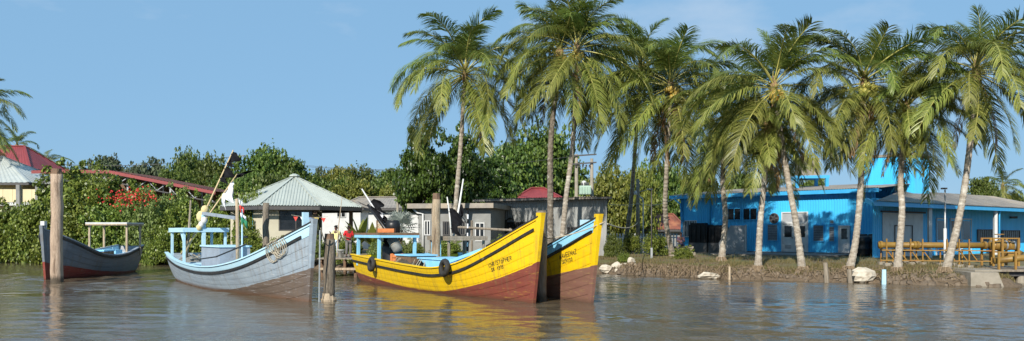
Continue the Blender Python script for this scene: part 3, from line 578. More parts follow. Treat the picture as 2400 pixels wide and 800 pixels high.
# ------------------------------------------------------------------ clutter in front of the blue building
sl = Plane((fb.w(3.6, 0, 2.3).x, fb.w(3.6, 0, 2.3).y), (fb.w(6.3, 0, 1.6).x, fb.w(6.3, 0, 1.6).y))
slab = thing('grey_panel_wall', 'pale grey upright panel with left edge slanted along a shadow line, beside black boxes for openings', 'panel', sl.w(1.5, GB))
a0, a1, z0, z1 = sl.at(1689), sl.at(1746), GB - 0.2, sl.z(1718, 529)
mb = MB(); vs = [sl.w(a, z, o) for o in (-0.08, 0.08) for a, z in ((a0 - 0.1, z0), (a1, z0), (a1, z1), (a0 + 0.75, z1), (a0 - 0.1, z0 + 1.0))]  # top-left corner cut to the line of a diagonal shadow
mb.add(vs, [(4, 3, 2, 1, 0), (5, 6, 7, 8, 9), (0, 1, 6, 5), (1, 2, 7, 6), (2, 3, 8, 7), (3, 4, 9, 8), (4, 0, 5, 9)]); mb.build('slab', M['grey_panel'], slab)
sl.plate(a1 + 0.01, a1 + 0.12, z0, z1 + 0.05, -0.1, 0.1).build('post', M['steel'], slab)
for i, (x0, x1, y1, lab) in enumerate(((1614, 1657, 523, 'left-hand black box standing in for a dark opening, stepped top, against the blue wall'), (1661, 1694, 528, 'right-hand black box standing in for a dark opening, half hidden behind a palm trunk'))):
    pl = Plane((fb.w(0.5, 0, 0.95).x, fb.w(0.5, 0, 0.95).y), (fb.w(6, 0, 0.95).x, fb.w(6, 0, 0.95).y)); a0, a1 = pl.at(x0), pl.at(x1); zt = pl.z((x0 + x1) / 2, y1)
    tk = thing('dark_bay_box', lab, 'dark opening', pl.w((a0 + a1) / 2, GB), 0, 'black boxes for dark openings beside the blue building')
    pl.plate(a0, a1, GB - 0.2, GB + 0.75, -0.85, 0.06).build('stand', M['concrete_dark_shade'], tk)  # dark tone for a low wall lying in shade
    pl.plate(a0, a1, GB + 0.752, zt - 0.12, -0.8, 0.0).build('dark_bay_body', M['black'], tk)  # solid black box put in place of a dark opening
    pl.plate(a0 + 0.1, a1 - 0.35, zt - 0.118, zt, -0.7, -0.1).build('lid', M['black'], tk)
    for k in range(4): aa = a0 + (a1 - a0) * (k + 0.5) / 4; pl.plate(aa - 0.05, aa + 0.05, GB + 0.8, zt - 0.18, 0.002, 0.05).build('rib', M['black'], tk)
for i, (px, lab) in enumerate(((2022, 'black plastic drum nearest the white door at the building corner'), (2046, 'black plastic drum nearest the white sliding door'))):
    q = P(px, 0, 50.5); dr = thing('black_drum', lab, 'drum', (q.x, q.y, 0.93), 0, 'black drums at the building corner')
    MB().lathe((q.x, q.y, 0.93), [(0.52, 0), (0.55, 0.1), (0.52, 0.4), (0.55, 0.45), (0.52, 0.5), (0.52, 0.85), (0.55, 0.9), (0.5, 1.15), (0.3, 1.28)], 18).build('drum_body', M['black'], dr, smooth=True)
    MB().lathe((q.x, q.y, 2.21), [(0.28, 0), (0.28, 0.07), (0.2, 0.09)], 14).build('lid', M['black'], dr)

# ------------------------------------------------------------------ yellow pipeline on trestles
def tubeobj(name, pts, r, mat, parent, n=10): return MB().tube(pts, r, n).build(name, M[mat], parent, smooth=True)
pp = thing('yellow_pipeline', 'thick yellow pipe on yellow steel trestles along the bank', 'pipeline', (20, 42, 0.8))
p0, p1 = Vector((18.8, 41.6, 1.76)), Vector((23.95, 40.8, 1.74))
tubeobj('pipe', [p0, p0.lerp(p1, 0.5), p1], 0.15, 'yellow_pipe', pp, 14)
for k in (0.02, 0.33, 0.36, 0.71, 0.97): q = p0.lerp(p1, k); MB().tube([q - Vector((0.06, 0, 0)), q + Vector((0.06, 0, 0))], 0.205, 14).build('flange', M['yellow_pipe'], pp)
for k in (0.05, 0.16, 0.27, 0.38, 0.6, 0.71, 0.8):
    q = p0.lerp(p1, k)
    for dy in (-0.32, 0.32):
        foot = Vector((q.x, q.y + dy, gz(q.x, q.y + dy) - 0.05)); MB().beam(foot, Vector((q.x, q.y + dy, q.z + (0.32 if dy < 0 else -0.2))), 0.055).build('trestle_leg', M['yellow_rail'], pp)
        MB().box((foot.x, foot.y, foot.z + 0.08), (0.28, 0.28, 0.22)).build('footing', M['concrete'], pp)
    MB().beam(Vector((q.x, q.y - 0.34, q.z - 0.25)), Vector((q.x, q.y + 0.34, q.z - 0.25)), 0.08).build('saddle', M['yellow_rail'], pp)
    MB().beam(Vector((q.x + 0.05, q.y - 0.3, q.z - 0.3)), Vector((q.x + 0.4, q.y - 0.3, q.z - 0.75)), 0.05).build('brace', M['yellow_rail'], pp)
for dz in (-0.26, -0.78): MB().beam(p0 + Vector((0, -0.39, dz)), p1 + Vector((0, -0.39, dz)), 0.05).build('tie_rail', M['yellow_rail'], pp)
# valve set at the quay end
vs_ = thing('valve_assembly', 'yellow valve and flange cluster in a tubular guard at the pipe end', 'valve', (24.9, 40.6, 0.9))
vx, vy, vz = 24.0, 40.75, 1.74
for i, (dx, r) in enumerate(((0.05, 0.25), (0.22, 0.25), (0.75, 0.25), (0.9, 0.25), (1.15, 0.23))): MB().tube([(vx + dx, vy, vz), (vx + dx + 0.08, vy, vz)], r, 16).build('flange', M['yellow_rail' if i % 2 else 'steel'], vs_)
tubeobj('valve_body', [(vx, vy, vz), (vx + 0.3, vy, vz), (vx + 0.5, vy, vz), (vx + 0.7, vy, vz), (vx + 1.3, vy, vz - 0.05), (vx + 1.5, vy, vz - 0.3), (vx + 1.2, vy, vz - 0.75)], [0.2, 0.22, 0.3, 0.22, 0.2, 0.2, 0.2], 'yellow_pipe', vs_, 14)
tubeobj('valve_stem', [(vx + 0.5, vy, vz + 0.25), (vx + 0.5, vy, vz + 0.55)], 0.05, 'steel', vs_)
MB().torus((vx + 0.5, vy, vz + 0.56), 0.2, 0.025, (0, 0, 1), 16, 6).build('hand_wheel', M['yellow_rail'], vs_)
for dx in (0.0, 0.45, 1.25):
    for dy in (-0.5, 0.5): MB().beam((vx + dx - 0.1, vy + dy, 0.72), (vx + dx - 0.1, vy + dy, vz + 0.36), 0.09).build('guard_post', M['yellow_rail'], vs_)
for dy in (-0.5, 0.5):
    for dz in (0.36, -0.32): MB().beam((vx - 0.15, vy + dy, vz + dz), (vx + 1.2, vy + dy, vz + dz), 0.06).build('guard_rail', M['yellow_rail'], vs_)
MB().box((vx + 0.95, vy - 0.2, vz - 0.6), (0.55, 0.5, 0.45)).build('support_block', M['yellow_rail'], vs_)
jp = thing('jetty_pipe', 'lower yellow pipe with rail posts running out along the right-hand jetty', 'pipeline', (27, 40, 0.8))
tubeobj('pipe', [(23.3, 39.2, 1.02), (24.4, 39.0, 1.16), (28, 38.6, 1.36)], 0.16, 'yellow_pipe', jp, 14)
for dx in (23.15, 23.95, 24.9, 26.0, 27.1): MB().beam((dx, 38.55, 0.62), (dx, 38.55, 1.5), 0.085).build('rail_post', M['yellow_rail'], jp)

# ------------------------------------------------------------------ quay wall and jetty
qw = thing('quay_wall', 'sloping concrete quay block at the end of the bank under the valves', 'quay wall', (22.5, 36.5, 0))
mb = MB(); a_, b_, c_, d_ = (20.25, 35.75), (22.1, 35.65), (23.1, 39.4), (20.9, 39.4)
tp = [(20.4, 36.05), (21.6, 36.0), (22.6, 39.3), (20.95, 39.3)]
mb.add([(x, y, -1.2) for x, y in (a_, b_, c_, d_)] + [(x, y, 0.62) for x, y in tp], [(0, 3, 2, 1), (4, 5, 6, 7), (0, 1, 5, 4), (1, 2, 6, 5), (2, 3, 7, 6), (3, 0, 4, 7)]); mb.build('quay_block', M['concrete'], qw)
mb = MB(); mb.box((21.5, 37.9, 0.665), (1.2, 2.6, 0.08)); mb.build('coping', M['concrete'], qw)
jt = thing('jetty', 'dark timber jetty on concrete piles at the right edge', 'jetty', (27, 40, 0))
for i in range(9):
    y0 = 38.35 + i * 0.5; MB().beam((22.6 + i * 0.12, y0 + 0.25, 0.58), (31.5, y0 + 0.25, 0.60), 0.47, 0.09).build('deck_plank', M['wood_grey'], jt)
for dy in (38.7, 42.0): MB().beam((22.9, dy, 0.42), (31.4, dy, 0.44), 0.22, 0.22).build('beam', M['steel_dark'], jt)
for px, dy in ((24.3, 38.7), (26.6, 38.7), (25.6, 42.0), (28.5, 42.0), (29.5, 38.7)):
    MB().tube([(px, dy, -2.6), (px, dy, -0.1), (px, dy, 0.32)], [0.26, 0.24, 0.16], 10).build('pile', M['concrete'], jt)

# ------------------------------------------------------------------ grey sheds behind the yellow boats
gs = Plane((X(1138, 59), 59), (X(1422, 54.2), 54.2)); GH = 4.62
shed = thing('grey_shed', 'grey corrugated shed with a flat overhanging roof behind the yellow boats', 'building', (2, 57, GB))
corr_quad(shed, 'wall_sheet', gs.w(0, 0.75), gs.w(gs.len, 0.75), gs.w(gs.len, GH), gs.w(0, GH), 12, 4, 0.03, M['grey_sheet'])
e0 = gs.w(gs.len, 0); e1 = e0 + Vector((0.45, 6.0, 0))
corr_quad(shed, 'wall_sheet', Vector((e0.x, e0.y, 0.75)), Vector((e1.x, e1.y, 0.75)), Vector((e1.x, e1.y, GH - 0.3)), Vector((e0.x, e0.y, GH)), 7, 4, 0.03, M['grey_sheet'])
e2 = gs.w(0, 0, -7); MB().add(quadp(e1, e2, 0.7, GH - 0.3), [(0, 1, 2, 3)]).build('back_wall', M['grey_sheet'], shed); MB().add(quadp(e2, gs.w(0, 0), 0.7, GH - 0.3), [(0, 1, 2, 3)]).build('end_wall', M['grey_sheet'], shed)
corr_quad(shed, 'roof_sheet', gs.w(-0.6, GH + 0.14, 0.8), gs.w(gs.len + 0.7, GH + 0.14, 0.8), gs.w(gs.len + 0.7, GH - 0.12, 0.8) + Vector((0.5, 6.6, 0)), gs.w(-0.6, GH - 0.12, -7.3), 11, 5, 0.04, M['roof_grey'])
gs.plate(-0.6, gs.len + 0.7, GH + 0.0, GH + 0.12, 0.72, 0.78).build('roof_edge', M['roof_grey'], shed)
window(shed, gs, gs.rect(1186, 520, 1238, 552), 'steel_dark', 'glass', bars=10)
window(shed, gs, gs.rect(1330, 532, 1368, 566), 'steel_dark', 'glass', bars=8)
mb = MB(); a = gs.at(1188); mb.tube([gs.w(a, 2.5, 0.12), gs.w(a, 3.25, 0.12), gs.w(a + 0.3, 3.4, 0.12), gs.w(a + 0.6, 3.35, 0.12)], 0.06, 8); mb.build('vent_pipe', M['steel_dark'], shed, smooth=True)

os_ = Plane((X(972, 54.0), 54.0), (X(1150, 53.0), 53.0)); OH = 3.98
off = thing('flat_roofed_house', 'low grey rendered house with thick flat concrete roof and white drainpipe', 'house', (-4, 55, GB))
wl_ = os_.len
os_.plate(0.25, wl_, 0.6, OH - 0.02, -4.5, 0.0).build('wall', M['wall_grey'], off)
os_.plate(-0.35, wl_ + 0.3, OH, OH + 0.32, -5.0, 0.55).build('roof_slab', M['roof_grey'], off)
mb = MB(); a = os_.at(985); mb.tube([os_.w(0.0, OH - 0.05, 0.15), os_.w(0.25, OH - 0.3, 0.12), os_.w(0.6, OH - 0.35, 0.12), os_.w(0.62, 0.9, 0.12)], 0.07, 8); mb.build('drainpipe', M['white_paint'], off, smooth=True)
window(off, os_, os_.rect(995, 517, 1009, 552), 'white_paint', 'glass', mull=1, base=0.004)
window(off, os_, os_.rect(1038, 519, 1056, 552), 'steel_dark', 'glass', bars=3, base=0.004)
window(off, os_, os_.rect(1070, 519, 1090, 552), 'steel_dark', 'glass', bars=3, base=0.004)
window(off, os_, os_.rect(1114, 522, 1136, 566), 'white_paint', 'glass', mull=1, base=0.004)

# ------------------------------------------------------------------ eight sided pavilion
PC = Vector((X(690, 60), 60.0, 0)); PR = 5.3; EZ = 4.22; AP = Vector((PC.x, PC.y, 6.52))
pav = thing('pavilion', 'eight sided pavilion with pale green metal roof and cream wall', 'pavilion', (PC.x, PC.y, GB))
oc = [Vector((PC.x + PR * math.cos(math.radians(-101 + 45 * k - 22.5 + 22)), PC.y + PR * math.sin(math.radians(-101 + 45 * k - 22.5 + 22)), EZ)) for k in range(8)]
for k in range(8):
    p, q = oc[k], oc[(k + 1) % 8]
    corr_tri(pav, 'roof_sheet', p, q, AP, 5, 4, 0.035, M['roof_mint'])
    MB().beam(p + Vector((0, 0, 0.06)), AP + Vector((0, 0, 0.08)), 0.16, 0.05).build('hip_cap', M['roof_mint'], pav)
    MB().beam(p - Vector((0, 0, 0.16)), q - Vector((0, 0, 0.16)), 0.07, 0.24).build('fascia', M['steel_dark'], pav)
    c = PC + (p - PC) * 0.84
    MB().beam(Vector((c.x, c.y, 0.6)), Vector((c.x, c.y, EZ + 0.2)), 0.24).build('post', M['wood_brown'] if k in (1, 2, 3) else M['cream_pale'], pav)
MB().lathe((AP.x, AP.y, AP.z + 0.02), [(0.4, 0), (0.35, 0.1), (0.1, 0.2)], 8).build('roof_cap', M['roof_mint'], pav)
fl = MB(); fl.add([(PC + (p - PC) * 0.95).xy.to_3d() + Vector((0, 0, z)) for z in (0.5, 0.95) for p in oc], [tuple(reversed(range(8))), tuple(range(8, 16))] + [(i, (i + 1) % 8, 8 + (i + 1) % 8, 8 + i) for i in range(8)]); fl.build('floor_slab', M['concrete'], pav)
def inner(k, f_): p = PC + (oc[k % 8] - PC) * f_; return p
for k in (5, 6, 7):
    p, q = inner(k, 0.82), inner(k + 1, 0.82)
    pl = Plane((p.x, p.y), (q.x, q.y)); pl.plate(0.13, pl.len - 0.13, 0.95, EZ + 0.1, -0.06, 0.06).build('wall_panel', M['cream_pale'], pav)
    if k == 7: pl.plate(pl.len * 0.62, pl.len * 0.64, 0.97, EZ - 0.1, 0.062, 0.10).build('door_jamb', M['blue_trim'], pav)
p, q = inner(0, 0.82), inner(1, 0.82); pl = Plane((p.x, p.y), (q.x, q.y))
pl.plate(0.13, 0.9, 0.95, EZ + 0.1, -0.06, 0.06).build('wall_panel', M['cream_pale'], pav); pl.plate(0.9, pl.len - 0.13, 0.95, 2.5, -0.06, 0.06).build('wall_panel', M['cream_pale'], pav)
pl.plate(0.9, pl.len - 0.13, EZ - 0.3, EZ + 0.1, -0.06, 0.06).build('wall_panel', M['cream_pale'], pav)
window(pav, pl, (0.92, pl.len - 0.15, 2.52, EZ - 0.32), 'steel_dark', 'glass', base=-0.03, mull=1)
# string of pennants strung from the pavilion
bu = thing('pennant_string', 'string of small coloured triangular pennants below the pavilion roof', 'bunting', P(740, 508, 50))
b0, b1 = P(683, 504, 51), P(768, 508, 51)
mb = MB(); mb.tube([b0.lerp(b1, k / 6) - Vector((0, 0, 0.10 * math.sin(math.pi * k / 6))) for k in range(7)], 0.012, 5); mb.build('string', M['rope'], bu)
for i, c in enumerate(('cloth_red', 'cloth_white', 'cloth_blue', 'cloth_yellow', 'cloth_red')):
    q = b0.lerp(b1, (i + 0.6) / 5.2) - Vector((0, 0, 0.1)); mb = MB(); mb.add([q + Vector((-0.14, 0, 0)), q + Vector((0.14, 0.03, 0)), q + Vector((0.02, -0.05, -0.3))], [(0, 1, 2)]); mb.build('pennant', M[c], bu)

# ------------------------------------------------------------------ houses behind
def hip_house(name, label, cx, cy, w, d, ez, rz_, over, wall, roof, rib=5, ridge=0.35, wins=()):
    h = thing(name, label, 'house', (cx, cy, GB))
    x0, x1, y0, y1 = cx - w / 2, cx + w / 2, cy - d / 2, cy + d / 2
    pls = Plane((x0, y0), (x1, y0)); pls.plate(0, w, 0.6, ez, -d, 0).build('wall', M[wall], h)
    a = [Vector((x0 - over, y0 - over, ez)), Vector((x1 + over, y0 - over, ez)), Vector((x1 + over, y1 + over, ez)), Vector((x0 - over, y1 + over, ez))]
    r0, r1 = Vector((cx - w * ridge / 2, cy, rz_)), Vector((cx + w * ridge / 2, cy, rz_))
    n = max(4, int(w / 1.6))
    mb = MB(); n = 10
    for i in range(n):
        s0, s1 = i / n, (i + 1) / n; mb = MB(); nr = (a[1] - a[0]).cross(r0 - a[0]).normalized()
        corr(mb, lambda s: a[0].lerp(a[1], s0 + (s1 - s0) * s), lambda s: r0.lerp(r1, s0 + (s1 - s0) * s), 3, 0.022, nr); mb.build('roof_sheet', M[roof], h)
    mb = MB(); mb.add([a[2], a[3], r0, r1], [(0, 1, 2, 3)]); mb.build('roof_back', M[roof], h)
    corr_tri(h, 'roof_sheet', a[1], a[2], r1, 5, 3, 0.04, M[roof]) ; corr_tri(h, 'roof_sheet', a[3], a[0], r0, 5, 3, 0.04, M[roof])
    MB().beam(r0 + Vector((0, 0, .06)), r1 + Vector((0, 0, .06)), 0.3, 0.08).build('ridge_cap', M[roof], h)
    for p in (a[0], a[3]): MB().beam(p + Vector((0, 0, .05)), r0 + Vector((0, 0, .05)), 0.22, 0.06).build('hip_cap', M[roof], h)
    for p in (a[1], a[2]): MB().beam(p + Vector((0, 0, .05)), r1 + Vector((0, 0, .05)), 0.22, 0.06).build('hip_cap', M[roof], h)
    mb = MB(); mb.beam(a[0] - Vector((0, 0, .12)), a[1] - Vector((0, 0, .12)), 0.06, 0.2); mb.build('fascia', M['steel_dark'], h)
    mb = MB(); mb.beam(a[1] - Vector((0, 0, .12)), a[2] - Vector((0, 0, .12)), 0.06, 0.2); mb.build('fascia', M['steel_dark'], h)
    for q in wins: window(h, pls, q, 'white_paint', 'glass', mull=1, base=0.01)
    return h
hip_house('white_roofed_house', 'cream house with pale metal hip roof at the left edge', X(-70, 74), 76, 11.5, 7, Zp(430, 72.5), Zp(368, 76), 1.2, 'cream', 'roof_white', ridge=0.3)
lh = Plane((X(-200, 71.3), 71.3), (X(98, 71.3), 71.3))
lb = thing('cream_balcony', 'cream boarded balcony front with grey posts at the left edge', 'balcony', (X(40, 71), 71, GB))
for i in range(7): lh.plate(lh.at(-60) + i * 0.85, lh.at(-60) + i * 0.85 + 0.83, Zp(474, 71.3), Zp(444, 71.3), 0.0, 0.06).build('board', M['cream'], lb)
for px in (-30, 47, 92): lh.plate(lh.at(px) - 0.16, lh.at(px) + 0.16, 0.7, Zp(434, 71.3), 0.07, 0.35).build('post', M['wall_grey'], lb)
lh.plate(lh.at(-60), lh.at(98), Zp(482, 71.3), Zp(475, 71.3), -0.1, 0.066).build('ledge', M['white_paint'], lb)
hip_house('red_roofed_house', 'tall house with dark red hip roof at the far left', X(-40, 92), 95, 10.5, 7, Zp(394, 90), Zp(343, 95), 1.0, 'cream_pale', 'roof_red', ridge=0.55)
hip_house('red_domed_house', 'house with low bright red hip roof beyond the grey shed', X(1262, 82), 84, 5.0, 5, Zp(472, 81), Zp(441, 84), 0.5, 'cream_pale', 'roof_red', ridge=0.25)
hip_house('grey_roofed_house', 'wide house with weathered grey roof right of the pavilion', X(905, 80), 83, 8.5, 7, Zp(488, 79), Zp(463, 83), 0.6, 'white_paint', 'roof_grey', ridge=0.75, wins=[(0.9, 2.2, 2.2, 3.6)])
hip_house('rust_roofed_house', 'low house with rusted red roof between grey shed and blue building', X(1535, 80), 83, 5.2, 6, Zp(538, 79.4), Zp(502, 83), 0.5, 'wall_grey', 'roof_rust', ridge=0.9, wins=[(0.5, 1.7, 1.5, 2.3), (2.4, 3.6, 1.5, 2.3)])
hip_house('white_window_house', 'small white house with a paned window seen under the pavilion eave', X(800, 72), 74, 3.4, 4, Zp(487, 72), Zp(473, 74), 0.3, 'white_paint', 'roof_grey', ridge=0.5, wins=[(1.3, 2.1, Zp(510, 72), Zp(495, 72))])

# long market shed with red roof edge
ms_ = thing('market_shed', 'long open market shed with red roof edge and steel trusses behind mangroves', 'shed', (X(280, 76), 76, GB))
prof = [P(74, 400, 73), P(168, 398, 73), P(258, 400, 73), P(380, 424, 73), P(505, 449, 73)]
for i in range(len(prof) - 1):
    p, q = prof[i], prof[i + 1]; bk = Vector((0, 9.0, -0.6 if i < 1 else 0.1))
    k = max(2, int((q - p).length / 1.1))
    corr_quad(ms_, 'roof_sheet', p, q, q + bk, p + bk, k, 4, 0.04, M['roof_rust'])
    MB().beam(p - Vector((0, 0.02, 0.14)), q - Vector((0, 0.02, 0.14)), 0.06, 0.28).build('fascia', M['roof_red'], ms_)
    MB().beam(p + Vector((0, 0.3, -1.0)), q + Vector((0, 0.3, -1.0)), 0.1, 0.1).build('truss_chord', M['steel_dark'], ms_)
for s in range(15):
    p, q = P(170 + s * 22, 0, 73.3), P(181 + s * 22, 0, 73.3)
    tz = lambda px: float(np.interp(px, [74, 168, 258, 380, 505], [v_.z for v_ in prof]))
    up = s % 2
    MB().beam((p.x, p.y, tz(170 + s * 22) - (0.95 if up else 0.2)), (P(192 + s * 22, 0, 73.3).x, p.y, tz(192 + s * 22) - (0.2 if up else 0.95)), 0.07).build('truss_web', M['grey_panel'], ms_)
for i in range(len(prof) - 1):
    p, q = prof[i] + Vector((0, 8.6, -0.1)), prof[i + 1] + Vector((0, 8.6, -0.1)); MB().add([Vector((p.x, p.y, 0.6)), Vector((q.x, q.y, 0.6)), q, p], [(0, 1, 2, 3)]).build('back_wall', M['wood_brown'], ms_)  # rear sheet added in brown to make the open shed's interior dark
for px in (100, 210, 300, 400, 490):
    q = P(px, 0, 73.6); MB().beam((q.x, q.y, 0.7), (q.x, q.y, tz(px) - 0.3), 0.16).build('column', M['steel'], ms_)
    MB().beam((q.x, q.y + 7.5, 0.7), (q.x, q.y + 7.5, tz(px) - 0.3), 0.16).build('column', M['steel'], ms_)

# ------------------------------------------------------------------ poles, lamps, wires
def pole(name, label, cat, px, d, ytop, r, mat, group=None):
    q = P(px, 0, d); z0 = gz(q.x, q.y) - 0.3; o = thing(name, label, cat, (q.x, q.y, z0), 0, group)
    top = Vector((q.x, q.y, Zp(ytop, d))); MB().tube([Vector((q.x, q.y, z0)), top], [r, r * 0.75], 10).build('pole', M[mat], o, smooth=True)
    return o, top
o, top = pole('street_lamp', 'concrete lamp post with curved arm in front of the grey roofed house', 'street lamp', 932, 66, 428, 0.13, 'concrete')
MB().tube([top, top + Vector((0.02, 0, 0.35)), top + Vector((0.25, 0, 0.55)), top + Vector((0.7, 0, 0.62))], 0.035, 6).build('arm', M['steel'], o)
MB().box(top + Vector((0.85, 0, 0.62)), (0.4, 0.2, 0.12)).build('lamp_head', M['steel'], o)
o, top = pole('street_lamp', 'pale concrete pole with lamp arm and white conduit between shed and blue building', 'street lamp', 1495, 60, 420, 0.16, 'concrete')
l = Vector((top.x, top.y, Zp(452, 60)))
MB().tube([l, l + Vector((0.3, -0.1, 0.12)), l + Vector((0.75, -0.2, 0.22))], 0.03, 6).build('arm', M['steel'], o); MB().box(l + Vector((0.85, -0.2, 0.24)), (0.4, 0.18, 0.1)).build('lamp_head', M['white_paint'], o)
MB().tube([(top.x + 0.1, top.y - 0.15, Zp(462, 60)), (top.x + 0.3, top.y - 0.2, Zp(465, 60)), (top.x + 0.36, top.y - 0.2, Zp(475, 60)), (top.x + 0.36, top.y - 0.2, 0.9)], 0.05, 8).build('conduit', M['white_paint'], o)
MB().lathe(l + Vector((-0.2, -0.1, -0.15)), [(0.13, 0), (0.16, 0.12), (0.06, 0.3)], 10).build('insulator_cap', M['white_paint'], o)
o, top = pole('thin_flagpole', 'thin dark grey metal pole with a white foot beside the hedge', 'pole', 1527, 50.5, 440, 0.045, 'steel_dark')
MB().box((top.x, top.y, gz(top.x, top.y) + 0.3), (0.12, 0.12, 0.7)).build('foot_box', M['grey_panel'], o)
o, top = pole('yard_lamp', 'thin pale lamp pole with small head in front of the veranda', 'lamp post', 2215, 41.0, 445, 0.05, 'steel')
MB().tube([(top.x, top.y, 0.6), (top.x, top.y, 2.6)], 0.075, 10).build('sleeve', M['white_paint'], o, smooth=True)
MB().box(top + Vector((-0.05, 0, 0.06)), (0.26, 0.16, 0.08)).build('lamp_head', M['steel_dark'], o)
tf = thing('transformer_poles', 'twin concrete utility poles carrying a pale green transformer on a platform', 'utility pole', (X(1370, 72), 72, GB))
for px, yt in ((1351, 362), (1387, 372)): MB().tube([(X(px, 72), 72, 0.6), (X(px, 72), 72, Zp(yt, 72))], [0.2, 0.14], 10).build('pole', M['concrete'], tf, smooth=True)
for y in (366, 385): MB().beam(P(1342, y, 71.8), P(1398, y - 4, 71.8), 0.12).build('crossarm', M['steel_dark'], tf)
for k in range(5): q = P(1350 + k * 8, 385, 71.8); MB().lathe(q - Vector((0, 0, 0.3)), [(0.04, 0), (0.09, 0.05), (0.05, 0.12), (0.09, 0.18), (0.04, 0.26)], 8).build('insulator', M['steel_dark'], tf)
MB().beam(P(1345, 464, 71.7), P(1396, 464, 71.7), 0.9, 0.22).build('platform', M['concrete'], tf)
tq = MB(); c = P(1371, 446, 71.6); tq.box(c, (1.0, 0.9, 0.75)); tk_ = tq.build('transformer_tank', M['mint'], tf)
for k in range(7): MB().box(c + Vector((-0.42 + k * 0.14, -0.5, 0)), (0.03, 0.1, 0.6)).build('cooling_fin', M['mint'], tk_)
for k in range(3): MB().lathe(c + Vector((-0.28 + k * 0.28, 0, 0.38)), [(0.07, 0), (0.11, 0.06), (0.07, 0.12), (0.10, 0.18), (0.06, 0.3)], 8).build('bushing', M['steel_dark'], tk_)
MB().lathe(c + Vector((-0.05, 0.3, 0.4)), [(0.22, 0), (0.22, 0.35), (0.1, 0.45)], 10).build('conservator', M['white_paint'], tk_)
o, top = pole('utility_pole', 'distant wooden utility pole with crossarm above the treeline by the black flags', 'utility pole', 556, 112, 362, 0.15, 'wood_grey')
MB().beam(top + Vector((-0.3, 0, -0.3)), top + Vector((1.1, 0, -0.2)), 0.12).build('crossarm', M['wood_grey'], o)
wire = thing('power_line', 'thin overhead power lines sagging across the sky at left', 'cable', P(556, 368, 112))
def cable(mb, a, b_, sag, r, n=12): mb.tube([a.lerp(b_, k / n) - Vector((0, 0, sag * 4 * (k / n) * (1 - k / n))) for k in range(n + 1)], r, 5)
for dx, dz in ((-0.2, 0), (0.9, 0.1)):
    mb = MB(); cable(mb, top + Vector((dx, 0, -0.25 + dz)), P(0, 372, 118), 1.2, 0.022); mb.build('wire', M['steel_dark'], wire)
    mb = MB(); cable(mb, top + Vector((dx, 0, -0.25 + dz)), P(1352, 366, 72), 1.6, 0.018); mb.build('wire', M['steel_dark'], wire)
cb = thing('service_cable', 'pale slack cable between the lamp pole and the blue building', 'cable', P(1540, 480, 60))
mb = MB(); cable(mb, P(1422, 478, 58), P(1495, 478, 59.7), 0.1, 0.025); mb.build('span', M['rope'], cb)
mb = MB(); cable(mb, P(1495, 478, 59.7), P(1598, 455, 62), 0.4, 0.025); mb.build('span', M['rope'], cb)
# light fence behind the hedge
fe = thing('white_fence', 'low white picket fence behind the hedge and lamp pole', 'fence', (X(1500, 66), 66, GB))
for k in range(24): q = P(1425 + k * 7, 0, 66 - k * 0.05); MB().box((q.x, q.y, 1.55), (0.1, 0.03, 1.5)).build('picket', M['white_paint'], fe)
for z in (1.2, 2.0): MB().beam((X(1422, 66), 66.05, z), (X(1590, 65), 64.9, z), 0.05, 0.09).build('rail', M['white_paint'], fe)

# ------------------------------------------------------------------ mooring posts
def post(label, px, py, d, r, ytop, mat, lean=(0, 0), cap=None, sides=9, seed=1, square=False, wet=True):
    b0 = P(px, py, d); b0.z = -2.0 if wet else gz(b0.x, b0.y) - 0.3
    zt = Zp(ytop, d); o = thing('mooring_post', label, 'mooring post', (b0.x, b0.y, b0.z), 0, 'mooring posts in the river'); rg = random.Random(seed)
    pts = []; rr = []; n = 14
    for k in range(n + 1):
        u = k / n; z = b0.z + (zt - b0.z) * u
        pts.append(Vector((b0.x + lean[0] * u + 0.02 * rg.uniform(-1, 1), b0.y + lean[1] * u + 0.02 * rg.uniform(-1, 1), z))); rr.append(r * (1.04 - 0.08 * u) * (1 + 0.05 * rg.uniform(-1, 1)))
    MB().tube(pts, rr, sides, True, 0.06, rg).build('post_shaft', M[mat], o, smooth=not square)
    if cap: MB().tube([pts[-1] - Vector((0, 0, 0.02)), pts[-1] + Vector((0, 0, cap))], [r * 0.86, r * 0.8], sides, True, 0.1, rg).build('worn_top', M['wood_brown'], o)
    return o, pts
post('thick bare tree-trunk post standing left of the small grey boat', 133, 660, 38.9, 0.27, 408, 'post_pink', cap=0.25, sides=12, seed=3)
op, pp1 = post('stout weathered post touching the bow of the large grey boat', 769, 705, 28.3, 0.20, 560, 'post_grey', (0.04, 0), cap=0.18, seed=4)
MB().tube([(pp1[0].x + 0.04, pp1[0].y, -0.25), (pp1[0].x + 0.03, pp1[0].y, 0.05), (pp1[0].x + 0.03, pp1[0].y, 0.28)], [0.24, 0.27, 0.2], 9, True, 0.15).build('worn_collar', M['wood_pale'], op)
post('pale grey post rising between the bows of the two yellow boats', 1269, 705, 28.2, 0.185, 494, 'post_grey', cap=None, seed=5)
post('tall square-topped pale post behind the nearer yellow boat', 1022, 650, 38.5, 0.21, 468, 'post_pale', cap=0.3, seed=6)
post('weathered grey post behind the large grey boat in front of the pavilion', 622, 650, 41.5, 0.17, 476, 'post_grey', (0.03, 0), seed=7)
def stake(label, px, py, ytop, r, mat, lean, d=None):
    d = d or F * CH / (py - HZ); q = P(px, py, d); o = thing('bank_stake', label, 'stake', (q.x, q.y, -0.6), 0, 'wooden stakes along the bank')
    MB().tube([(q.x, q.y, -0.7), (q.x + lean * 0.5, q.y, (Zp(ytop, d) - 0.7) / 2), (q.x + lean, q.y, Zp(ytop, d))], [r, r, r * 0.9], 7, True, 0.08).build('stake_shaft', M[mat], o)
stake('slender pale stake at the water edge near the flat stone', 1710, 655, 625, 0.06, 'wood_pale', 0.0, 41.2)
